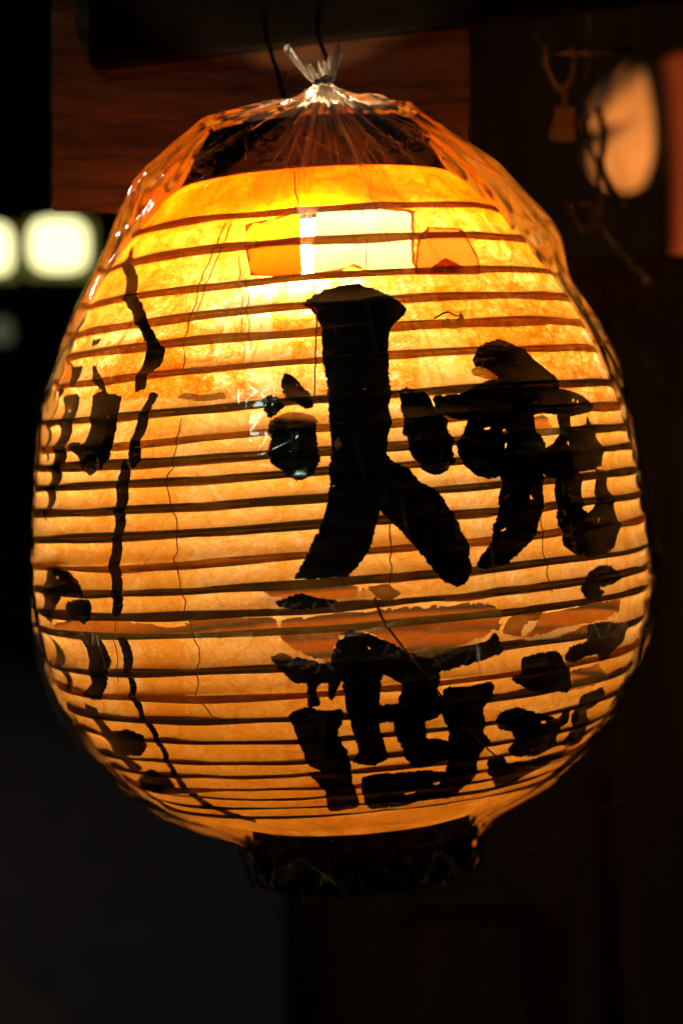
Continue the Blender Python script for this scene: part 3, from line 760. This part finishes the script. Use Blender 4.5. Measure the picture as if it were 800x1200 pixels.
# thin tissue pasted over the upper holes
skin_patch('tissue_patch', [(0.49,469.8),(17.57,468.7),(29.52,465.5),(25.25,447.5),(22.21,421.3),(18.55,423.5),(12.46,422.1),(8.01,428.6),(4.94,425.8),(0.3,425),(-1.43,424.8),(-1.3,443.1)], M['tissue'], shade, 0.0003, 760, 0.8, 0.9, cut=0.05)
SCR = [
 ([(22.99,385.6),(25.15,392),(26.22,387.4),(28.68,394.9),(28.81,389.3),(26.26,384)], 0.0045),
 ([(0.19,317.7),(1.15,321.6),(1.91,316.2),(0.66,312.3)], 0.003),
 ([(27.92,358.3),(30.73,360.1),(33.66,354.1),(33.6,349.7),(30.64,351.3),(28.63,353.8)], 0.0022),
 ([(-29.6,353.8),(-28.01,356.6),(-23.93,354),(-19.46,355),(-19.04,350.1),(-24.88,350)], 0.0012),
 ([(28.78,202.7),(36.02,203.3),(34.67,191.9),(31.79,187.6),(27.83,192.4)], 0.0012),
 ([(4.04,229),(7.15,230.1),(9.59,223.1),(7.4,219.6),(5.32,222.3)], 0.003),
 ([(-13.17,189.8),(-11,192.6),(-8.23,187.7),(-11.2,186.7)], 0.003),
 ([(-1.44,200.5),(0.49,204.7),(0.99,201.4),(-0.79,197.6)], 0.002),
 ([(-10.64,335.2),(-7.85,339.2),(-5.11,339),(-2.74,335.8),(-1.92,330.8),(-5.48,333.3),(-8.51,333.1)], 0.0022),
 ([(31.79,187.6),(41.16,190.4),(50.9,189.9),(51.16,185.4),(41.41,183.8),(32.45,182.5)], 0.0010),
]
for i, (poly, off) in enumerate(SCR):
    skin_patch('torn_scrap', poly, M['scrap'], shade, off, 800 + i, 1.2, 0.6)

# ---- threads that tie rib to rib, and a splinter standing off ------------------------
def on_paper(poly, off):
    a = np.radians([p[0] for p in poly]); z = np.array([p[1] for p in poly]) / 1000
    return cyl(a, paper_r(a, z) + off, z)
for poly, rad in (
 ([(-27.64,340.6),(-28.62,310.1),(-29.8,305.1),(-29.22,288.1),(-28.05,279.9),(-28.05,261.4),(-28.47,253.5),(-27.34,234.8),(-27.38,218.8),(-25.8,197),(-28.12,164.1),(-25.85,153.8),(-23.07,149.6)],0.0006),
 ([(-26.07,465.3),(-26.96,443.8),(-28,432.8),(-28.48,410.8),(-29.49,390.9),(-28.49,367.5)],0.0006),
 ([(-24.1,464.7),(-25.1,444.4),(-26.19,429),(-27.51,404)],0.0005),
 ([(-19.72,441.8),(-17.57,413.3),(-16.5,385.7),(-16.09,374.9)],0.0006),
 ([(-16.77,426.4),(-15.46,401.7),(-14.8,379.9)],0.0005),
 ([(-1.51,420.4),(-1.47,392.7),(-1.8,373.8),(-2.41,346.8)],0.0008),
 ([(8.82,268.3),(8.6,252.7),(7.89,232),(7.96,219.4)],0.0007),
 ([(37.93,285.1),(37.33,265.3),(36.84,243.9),(37.48,227.5),(38.38,214.3)],0.0007),
 ([(-6.95,498.9),(-5.89,482.6),(-4.71,475.7),(-5.69,471.6),(-4.91,467.3)],0.0008),
 ([(10.23,423.6),(11.97,440.7),(13.46,464.3),(14.71,470.2)],0.0005),
 ([(-42.2,230.7),(-41.98,236.2),(-44.29,192.1),(-45.95,175.1)],0.0004)):
    dense = []
    for (a0, z0), (a1, z1) in zip(poly[:-1], poly[1:]):
        m_ = max(2, int(abs(z1 - z0) / 4))
        dense += [(a0 + (a1-a0)*k_/m_ + rng.uniform(-.22, .22), z0 + (z1-z0)*k_/m_) for k_ in range(m_)]
    tube('thread', on_paper(dense + [poly[-1]], 0.0007), rad * rng.uniform(0.5, 0.8), M['thread'], lan, 5)
spl = on_paper([(5.04,222.4),(5.97,210.5),(8.06,197.2),(13.55,169.1),(20.9,137),(30.22,112.3),(39.38,98.9)], 0.0035)
tube('splinter', spl, 0.0009, M['thread'], lan, 6, 0.5)
tube('splinter', on_paper([(22.39,391.3),(25.51,395.3),(27.55,392.3),(29.22,396)], 0.004), 0.0006, M['thread'], lan, 6, 0.5)

# ================================= the plastic bag =====================================
bag = empty('plastic_bag', 'clear crinkled plastic bag tied in a tuft over the paper lantern', 'bag', lan.location, lan.rotation_euler)
# outline of the bag in its own frame: height, reach to the left, reach to the right
_bag = np.array([
 (138,128,124),(150,147,138),(170,176,166),(200,208,202),(230,222,228),(270,238,254),(300,251,274),(345,282,284),(400,312,314),(450,333,335),(500,344,348),(550,351,358),
 (600,358,363),(650,363,371),(700,365,371),(750,361,360),(800,348,342),(850,322,311),(900,284,266),(930,246,230),(950,205,190),(962,166,168),(974,146,150),(1000,141,143),(1022,137,139),(1036,131,133)], float)
_tab = np.random.RandomState(11).uniform(-1, 1, (8, 97, 97))
def facets(u, v, seed):
    """flat triangular facets with hard creases: value and distance to the nearest crease"""
    u = np.asarray(u, float) + 500; v = np.asarray(v, float) + 500
    i = np.floor(u).astype(int); j = np.floor(v).astype(int)
    a = u - i; b = v - j
    t = _tab[seed % 8]
    g = lambda p, q: t[p % 97, q % 97]
    lo = a + b < 1
    val = np.where(lo, g(i, j) + (g(i+1, j) - g(i, j)) * a + (g(i, j+1) - g(i, j)) * b,
                   g(i+1, j+1) + (g(i, j+1) - g(i+1, j+1)) * (1 - a) + (g(i+1, j) - g(i+1, j+1)) * (1 - b))
    e = np.where(lo, np.minimum(np.minimum(a, b), 1 - a - b), np.minimum(np.minimum(1 - a, 1 - b), a + b - 1))
    return val, e
def build_bag():
    th = np.radians(np.concatenate([np.arange(-105, 105, 0.22), np.arange(105, 255, 1.5)]))
    N = len(th)
    s = np.sin(th); co = np.cos(th)
    wR = 0.5 * (1 + s)
    yy = np.concatenate([np.arange(138, 480, 2.2), np.arange(480, 960, 2.4), np.arange(960, 1036, 2.5)])
    Lr = np.interp(yy, _bag[:, 0], _bag[:, 1]); Rr = np.interp(yy, _bag[:, 0], _bag[:, 2])
    ker = np.array([1, 2, 3, 2, 1.]) / 9
    for a in (Lr, Rr):                       # round off the table's corners
        for _ in range(3):
            a[2:-2] = np.convolve(a, ker, 'valid')
    K = np.array([19*S, -0.076, H0 + 478*S])
    r = np.random.RandomState(4)
    ph = r.uniform(0, 6.28, 20); fr = r.randint(7, 34, 20); am = r.uniform(0.3, 1.0, 20)
    def gather(a):
        g = np.zeros_like(a)
        for j in range(20):
            g += am[j] * (1 - 2 * np.abs(np.sin(fr[j] * a * 0.5 + ph[j] + 0.7 * np.sin(2 * a + j))))
        return g / 4.5
    front = np.clip((co + 0.1) / 0.4, 0, 1); front = front * front * (3 - 2 * front)
    Gt = gather(th)
    # single hard creases that fan out from the tie: angle, start, end, strength, width
    cre = [(r.uniform(-1.25, 1.25), r.uniform(0.0, 0.05), r.uniform(0.08, 0.30), r.uniform(0.15, 0.8), r.uniform(0.5, 1.3)) for _ in range(38)]
    segs = []                                 # short stiff creases over the belly: (angle, height) to (angle, height)
    for _ in range(150):
        a0 = r.uniform(-70, 60); y0 = r.uniform(330, 900); L = r.uniform(10, 60); t_ = r.normal(0.15, 0.45) if r.uniform() < 0.65 else r.normal(1.5, 0.25)
        segs.append((a0, y0, a0 + L * math.cos(t_) / 5.5, y0 - L * math.sin(t_), r.uniform(0.12, 0.6)))
    def crease(dg, y):
        out = np.zeros(len(dg))
        for (a0, y0, a1, y1, st) in segs:
            if y < min(y0, y1) - 5 or y > max(y0, y1) + 5: continue
            ax_, ay_ = (a1 - a0) * 5.5, (y1 - y0); L2 = ax_ * ax_ + ay_ * ay_
            px_, py_ = (dg - a0) * 5.5, (y - y0)
            t_ = np.clip((px_ * ax_ + py_ * ay_) / L2, 0, 1)
            d_ = np.hypot(px_ - t_ * ax_, py_ - t_ * ay_)
            out = np.maximum(out, st * np.exp(-(d_ / 1.15) ** 2) * np.sqrt(np.clip(4 * t_ * (1 - t_) + 0.1, 0, 1)))
        return out
    rows = []; fold = []
    def fan(P):
        dx = P[:, 0] - K[0]; dz = K[2] - P[:, 2]
        d = np.sqrt(dx**2 + dz**2 + (P[:, 1] - K[1])**2 * 0.5)
        return np.arctan2(dx, dz + 0.004), d
    def finish(P, out, amp_scale, extra):
        """push pleats out along `out`, note where the film lies folded or carries painted sheen"""
        f, d = fan(P)
        G = gather(f * 1.3) * front + Gt * (1 - front)
        fall = np.exp(-np.maximum(0, d - 0.01) / 0.10)
        amp = 0.0080 * np.minimum(d / 0.02, 1) * fall * amp_scale
        line = np.zeros(N)
        for (a, d0, d1, st, wd) in cre:
            arc = np.abs(f - a) * d
            line = np.maximum(line, 1.3 * st * np.exp(-(arc / (0.0009 * wd)) ** 2) * np.clip((d - d0) / 0.02, 0, 1) * np.clip((d1 - d) / 0.03, 0, 1))
        line *= front
        sg = lambda q: 1 / (1 + np.exp(-np.clip(q, -40, 40)))
        tent = sg((f + 0.80) / 0.035) * sg((1.0 - f) / 0.09) * front      # the gathered tent of film below the tie
        thick = tent * (2.2 * np.exp(-(d / 0.062) ** 1.6) * np.clip(0.75 + 0.5 * G, 0.35, 1.3) + 0.42 * np.exp(-(d / 0.15) ** 2) * np.clip(0.35 + 0.9 * G, 0.0, 1.2)) + np.exp(-d / 0.012)
        thick = thick + 0.35 * np.exp(-((f + 0.80) * d / 0.0012) ** 2) * np.exp(-(d / 0.12) ** 2) * front
        rows.append(P + out * (G * amp + 0.0012 * line)[:, None])
        fold.append(np.clip(thick + 0.45 * line + extra, 0, 1.6))
    sh = cyl(th, np.maximum((Lr[0] * (1 - wR) + Rr[0] * wR) * S, 124*S + 0.0022), np.full(N, H0 + (600 - 136) * S))
    sh[:, 2] += 0.003
    for w in np.concatenate([np.linspace(0, 0.25, 14), np.linspace(0.27, 1.0, 44)]):
        ring = K + cyl(th, np.full(N, 0.0045), np.zeros(N))
        base = ring * (1 - w) + sh * w
        base[:, 2] = K[2] + (sh[:, 2] - K[2]) * (0.45 * w + 0.55 * (1 - (1 - w) ** 2.2))
        d = np.stack([s, -co, np.full(N, 1.4)], -1); d /= np.linalg.norm(d, axis=1)[:, None]
        finish(base, d, 0.8, 0.0)
    for k, y in enumerate(yy):
        z = H0 + (600 - y) * S
        rr = (Lr[k] * (1 - wR) + Rr[k] * wR) * S * np.ones(N)
        P = cyl(th, np.full(N, 0.2), np.full(N, z))
        hi = np.clip((500 - y) / 220, 0, 1)
        fw_ = np.clip((co + 0.25) / 0.3, 0, 1)
        dg = np.degrees(th)
        f1, e1 = facets(dg / 27 + y / 150, dg / 44 - y / 95, 91)
        f2, e2 = facets(dg / 8.5 - y / 70, dg / 12 + y / 33, 92)
        f1 = f1 * fw_; f2 = f2 * fw_
        f3, e3 = facets(dg / 3.4 + y / 60, dg / 9.0 - y / 15, 94)
        m3 = np.clip(0.35 + 0.9 * sines(P, 83, 26), 0, 1) * fw_ * (1 - 0.8 * hi) * (1 - 0.9 * np.clip((np.abs(s) - 0.45) / 0.3, 0, 1))
        rr += (0.0016 + 0.0052 * hi) * f1 + 0.0035 * hi * np.clip(np.abs(s) * 1.5 - 0.3, 0, 1) + (0.0007 + 0.0012 * hi) * f2 + 0.0015 * f3 * m3
        lo = np.clip((y - 925) / 35, 0, 1)
        rr += lo * (0.0055 * (ridged(P * np.array([1, 1, 1.4]), 73, 75) - 0.35) + 0.003 * sines(P, 74, 160))
        mn = np.maximum(profile(np.full(N, z)), 0) + 0.0026
        if y < 222: mn = np.maximum(mn, (122 + 37 * np.clip((y - 140) / 66, 0, 1)) * S + 0.0026)
        if y > 950: mn = np.maximum(mn, 127*S + 0.0018)
        rr = np.maximum(rr, mn + 0.0008 * f2 + 0.0015 * f3 * m3)
        # hard little crinkle lines along the facets' edges
        m_ = sines(P, 80, 22)
        cr = np.maximum(np.exp(-(e1 * 75) ** 2) * np.clip(0.35 + m_, 0, 1), np.exp(-(e2 * 38) ** 2) * np.clip(-0.2 - m_, 0, 1)) * fw_
        if y < 268:                           # pressed flat against the board behind
            back = -rr * co > 0.1195
            rr = np.where(back, 0.1195 / np.maximum(-co, 1e-3), rr)
        cs = crease(dg, y)
        rr = rr + 0.0007 * cs
        Pz = cyl(th, rr, np.full(N, z) + lo * 0.002 * sines(P, 75, 60))
        out = cyl(th, np.ones(N), np.zeros(N))
        shd = np.clip((np.abs(s) - 0.55) / 0.3, 0, 1) * np.clip((y - 165) / 40, 0, 1) * np.clip((430 - y) / 120, 0, 1) * fw_
        ex = shd * np.clip(0.24 + 0.22 * f1 + 0.16 * f2, 0.03, 0.6) + 0.7 * cs + 0.02 * np.clip(sines(P * np.array([1, 1, 0.18]), 86, 34, 6) - 0.35, 0, 1) * fw_ + cr * (0.16 + 0.30 * hi) + hi * np.clip((y - 195) / 50, 0.0, 1) * np.clip(0.05 + 0.16 * f1 + 0.10 * f2, 0.0, 0.4) + lo * 0.05 * np.clip(ridged(P, 81, 120) - 0.3, 0, 1)  # shoulder highlights and broad reflected sheen put in as milkiness, besides real creases
        finish(Pz, out, 0.75, ex)
    V = np.concatenate(rows)
    m = len(rows)
    idx = np.arange(N * m).reshape(m, N)
    a, b = idx[:-1], idx[1:]
    quads = np.stack([a, b, np.roll(b, -1, 1), np.roll(a, -1, 1)], -1).reshape(-1, 4)
    o = grid_mesh('bag_film', V, quads, M['film'], bag, {'folds_sheen': np.concatenate(fold)})
    return o, K
film, K = build_bag()

def build_tuft():
    N = 220; th = np.linspace(-math.pi, math.pi, N, endpoint=False)
    rows = []; fold = []
    ear = np.exp(-((th + 1.35) / 0.55) ** 2) + 0.8 * np.exp(-((th - 1.0) / 0.45) ** 2)
    for w in np.linspace(0, 1, 26):
        r = 0.0045 + 0.0085 * w ** 0.8 * (0.6 + 0.9 * ear) + 0.0016 * np.sin(13 * th + 2.5 * w) * min(1, 3 * w) + 0.0008 * np.sin(29 * th) * w
        top = 0.012 + 0.015 * ear + 0.0025 * np.sin(9 * th) + 0.0015 * np.sin(21 * th)
        rows.append(np.stack([K[0] + 1.15 * r * np.sin(th) - 0.003 * w, K[1] - 0.75 * r * np.cos(th), K[2] + top * w], -1))
        fold.append(0.95 + 0.35 * np.sin(13 * th + 2.5 * w))
    V = np.concatenate(rows); m = len(rows)
    idx = np.arange(N * m).reshape(m, N); a, b = idx[:-1], idx[1:]
    quads = np.stack([a, np.roll(a, -1, 1), np.roll(b, -1, 1), b], -1).reshape(-1, 4)
    return grid_mesh('gathered_tuft', V, quads, M['film'], bag, {'folds_sheen': np.concatenate(fold)})
build_tuft()
ring = [(K[0] + 0.0058*math.sin(a), K[1] - 0.0058*math.cos(a), K[2] + 0.0012*math.sin(2*a) + 0.0003*a) for a in np.linspace(0, 6.28*2.2, 26)]
tie = tube('tie_wire', ring, 0.0009, M['grey_wire'], bag, 6)

# wires the lantern hangs by
hw = tube('hanging_wire', [(-0.004, -0.07, 0.2857), (-0.0069, -0.05, 0.2952), (-0.0095, 0, 0.3152), (-0.0148, 0.05, 0.3359), (-0.0176, 0.088, 0.3501)], 0.0016, M['black_wire'])
tag(hw, 'black wire from the tied tuft of the bag up to the beam', 'wire')
hw2 = tube('lamp_cord', [(-0.0548, 0.088, 0.3463), (-0.0512, 0.075, 0.3328), (-0.0457, 0.055, 0.3146), (-0.0407, 0.03, 0.2924), (-0.0346, 0, 0.2629)], 0.0016, M['black_wire'])
tag(hw2, 'thin black cord running down into the lantern left of the tuft', 'cord')

# ============================= things at the right =====================================
rod = tube('metal_rod', [(0.1797, 0.4, 0.3894), (0.2536, 0.4, 0.3924)], 0.0030, M['steel'], None, 12)
tag(rod, 'short blurred metal rod level with the beam at upper right', 'rod')
lp = tube('cord_loop', [(0.1685, 0.4, 0.4065), (0.176, 0.392, 0.3917), (0.1804, 0.39, 0.3722), (0.1908, 0.39, 0.3567), (0.1997, 0.39, 0.3663), (0.2028, 0.392, 0.3843), (0.1998, 0.4, 0.3961)], 0.0026, M['tag'])
tag(lp, 'looped tan cord hanging over the metal rod', 'cord')
tg = empty('hanging_tag', 'small notched tan tag hanging below the looped cord', 'tag', (0, 0, 0))
prism('plate', [xz(p) for p in ((0.1873, 0.4, 0.3441), (0.194, 0.4, 0.3404), (0.1985, 0.4, 0.3434), (0.2045, 0.4, 0.3419), (0.203, 0.4, 0.3307), (0.2046, 0.4, 0.3129), (0.1926, 0.4, 0.3122), (0.1807, 0.4, 0.3159), (0.1851, 0.4, 0.33), (0.1866, 0.4, 0.3367))], 0.395, 0.405, M['tag'], tg, 0.001)
tube('string', [(0.1928, 0.395, 0.3582), (0.1946, 0.398, 0.3505), (0.194, 0.4, 0.3397)], 0.0016, M['tag'], tg)
wr = empty('hooked_wire', 'twisted grey wire with brass beads hanging in front of the cream bundle', 'wire')
tube('wire', [(0.2269, 0.5, 0.4712), (0.2279, 0.5, 0.4089), (0.2249, 0.5, 0.37), (0.2258, 0.5, 0.331), (0.2352, 0.5, 0.3036), (0.2377, 0.5, 0.2724), (0.2385, 0.5, 0.2513), (0.2527, 0.5, 0.2294), (0.2803, 0.5, 0.1996)], 0.0022, M['grey_wire'], wr)
tube('wire', [(0.2095, 0.5, 0.2661), (0.2197, 0.5, 0.2716), (0.2307, 0.5, 0.2669), (0.2338, 0.5, 0.2544), (0.2229, 0.5, 0.2434), (0.2166, 0.5, 0.256), (0.2103, 0.5, 0.2638)], 0.0024, M['grey_wire'], wr)
tube('wire', [(0.2351, 0.5, 0.3583), (0.2414, 0.5, 0.331), (0.2384, 0.5, 0.306), (0.2479, 0.5, 0.2841), (0.2636, 0.5, 0.2661)], 0.0034, M['grey_wire'], wr)
def bead(p, r, mat, parent):
    o = lathe('bead', [(0.0004, -r), (r*.5, -r*.87), (r*.87, -r*.5), (r, 0), (r*.87, r*.5), (r*.5, r*.87), (0.0004, r)], mat, parent, 20)
    o.location = p
bead((0.2246, 0.49, 0.3475), 0.0042, M['brass'], wr)
bead((0.234, 0.49, 0.3537), 0.0034, M['brass'], wr)
bead((0.2085, 0.49, 0.2651), 0.0034, M['tag'], wr)
bead((0.279, 0.49, 0.1989), 0.0034, M['tag'], wr)

def build_bundle():
    """a rounded cloth bundle with one deep fold"""
    c = np.array((0.485, 2.2, 0.5794)); k = S * (CAM_DIST + 2.2) / CAM_DIST
    U, Vn = 72, 48
    V = []
    for j in range(Vn + 1):
        v = math.pi * j / Vn
        for i in range(U):
            u = 2 * math.pi * i / U
            p = np.array([math.sin(v)*math.sin(u), -math.sin(v)*math.cos(u), math.cos(v)])
            # broad outline: full on the right, pinched fold on the left at mid height
            w = 60 - 6 * p[2]
            fold = math.exp(-((p[2] - 0.02 - 0.35 * (p[0] + .3)) / 0.16) ** 2) * max(0, min(1, -0.05 - 1.3 * p[0]))
            rr = 1 - 0.5 * fold * (1 if p[1] < 0.35 else 0.3) + 0.03 * math.sin(5*u + 3*v) + 0.02 * math.sin(9*u - 4*v)
            V.append(tuple(c + np.array([p[0]*w*rr + 10*p[2], p[1]*38*rr, p[2]*72*rr]) * k))
    F = []
    for j in range(Vn):
        for i in range(U):
            i2 = (i+1) % U
            F.append((j*U+i, (j+1)*U+i, (j+1)*U+i2, j*U+i2))
    o = mesh_obj('cloth_bundle', V, F, M['cloth'])
    return tag(o, 'blurred cream rounded bundle with a dark fold at upper right', 'bundle')
build_bundle()
rp = tube('round_post', [(0.5381, 2.1, 0.678), (0.548, 2.1, 0.6176), (0.5554, 2.1, 0.4938), (0.556, 2.1, 0.3533)], 0.026, M['post'], None, 20)
tag(rp, 'blurred reddish round post at the right edge beside the cream bundle', 'post')
rl = prism('wooden_rail', [xz(p) for p in ((0.1328, 0.62, 0.2291), (0.3817, 0.62, 0.2341), (0.3821, 0.62, 0.1554), (0.1329, 0.62, 0.1504))], 0.62, 0.68, M['rail'], None, 0.004)
tag(rl, 'dark horizontal wooden rail behind the right shoulder of the lantern', 'rail')
hk = tube('small_hook', [(0.2105, 0.5, 0.1808), (0.2058, 0.5, 0.1886), (0.1995, 0.5, 0.1824), (0.2027, 0.5, 0.1683), (0.2106, 0.5, 0.1557)], 0.0030, M['tag'])
tag(hk, 'small curled tan hook beside the bag at its right shoulder', 'hook')
w3 = tube('slack_wire', [(0.1274, 0.3, -0.3019), (0.1717, 0.3, -0.284), (0.2145, 0.3, -0.2574), (0.2574, 0.3, -0.2409), (0.3072, 0.3, -0.2)], 0.0007, M['grey_wire'], None, 6)
tag(w3, 'thin slack wire sloping up to the right below the lantern', 'wire')
w4 = tube('stretched_wire', [(0.2655, 0.55, 0.1495), (0.2978, 0.55, 0.1134), (0.3463, 0.55, 0.0651)], 0.0010, M['grey_wire'], None, 6)
tag(w4, 'faint thin wire slanting down to the right beneath the dark rail', 'wire')
# dim posts and shelf below
def post(x0, x1, y0, y1, Y, d, mat, label):
    return label, x0, x1
p1 = prism('wooden_post', [xz(p) for p in ((0.2564, 0.75, -0.2908), (0.2794, 0.75, -0.2908), (0.2983, 0.75, -0.6428), (0.2734, 0.75, -0.6428))], 0.75, 0.80, M['dark_post'], None, 0.003)
tag(p1, 'narrow dim post leaning at lower right', 'post')
p2 = prism('wooden_post', [xz(p) for p in ((0.1758, 0.6, -0.3984), (0.2172, 0.6, -0.3984), (0.2211, 0.6, -0.5989), (0.1779, 0.6, -0.5989))], 0.6, 0.65, M['dark_post'], None, 0.003)
tag(p2, 'dim brown post stub left of the narrow post at lower right', 'post')
p3 = prism('wooden_post', [xz(p) for p in ((-0.1135, 2.9, -0.6916), (-0.0254, 2.9, -0.6916), (-0.0221, 2.9, -1.4436), (-0.114, 2.9, -1.4436))], 2.9, 3.0, M['beam'], None, 0.003)
tag(p3, 'black post straight below the lantern foot', 'post')
pk = prism('wooden_shelf', [xz(p) for p in ((0.0446, 0.55, -0.3899), (0.1669, 0.55, -0.3883), (0.1669, 0.55, -0.4079), (0.0446, 0.55, -0.4095))], 0.55, 0.75, M['rail'], None, 0.003)
tag(pk, 'dim brown shelf board just below and right of the lantern foot', 'shelf')
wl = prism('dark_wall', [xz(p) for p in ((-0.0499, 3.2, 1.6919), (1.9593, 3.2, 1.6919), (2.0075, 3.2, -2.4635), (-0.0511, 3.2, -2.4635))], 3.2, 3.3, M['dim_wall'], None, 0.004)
tag(wl, 'nearly black wooden wall filling the right background', 'wall')

# =========================== lights down the street, left ==============================
def street_lamp(name, px, w, h, glow, label, rim=None):
    e = empty(name, label, 'lamp', px)
    if rim:
        prism('lamp_fringe', [(-w*.62, -h*.60), (w*.60, -h*.62), (w*.58, h*.50), (-w*.60, h*.52)], 0.055, 0.075, rim, e, 0.004)  # added glowing panel, stands in for the olive fringe of lamp light
    n = 3.2
    V = []; F = []; U = 40; R = [(-1, 0.80), (-0.9, 0.95), (-0.3, 1.0), (0.3, 1.0), (0.9, 0.95), (1, 0.80)]
    for (d, s) in R:
        for i in range(U):
            a = 2*math.pi*i/U; c, sn = math.cos(a), math.sin(a)
            k = (abs(c)**n + abs(sn)**n) ** (-1/n)
            V.append((c*k*w/2*s, d*0.05, sn*k*h/2*s))
    for j in range(len(R)-1):
        for i in range(U):
            i2 = (i+1) % U; F.append((j*U+i, j*U+i2, (j+1)*U+i2, (j+1)*U+i))
    F.append(tuple(range(U))[::-1]); F.append(tuple((len(R)-1)*U+i for i in range(U)))
    mesh_obj('lamp_glass', V, F, glow, e)
    prism('lamp_cap', [(-w*.35, h*.5), (w*.35, h*.5), (w*.25, h*.62), (-w*.25, h*.62)], -0.05, 0.05, M['lacquer'], e, 0.004)
    return e
g1 = mat_emit('tube_glow', (1.0, 0.93, 0.42), 2.1)
g2 = mat_emit('fringe_glow', (0.75, 0.80, 0.14), 0.16)  # painted glow for the fringe around the lamps
g3 = mat_emit('dim_glow', (0.6, 0.7, 0.4), 0.10)
street_lamp('street_lamp', (-0.8165, 5, 0.6318), 0.165, 0.150, g1, 'blurred glowing white square lamp left of the lantern, fully in view', g2)
street_lamp('street_lamp', (-1.0016, 5, 0.622), 0.095, 0.140, g1, 'blurred glowing white lamp cut off by the left edge of the picture', g2)
street_lamp('street_lamp', (-1.1289, 6, 0.4343), 0.055, 0.080, g3, 'faint small greenish lamp at the left edge under the bright ones')
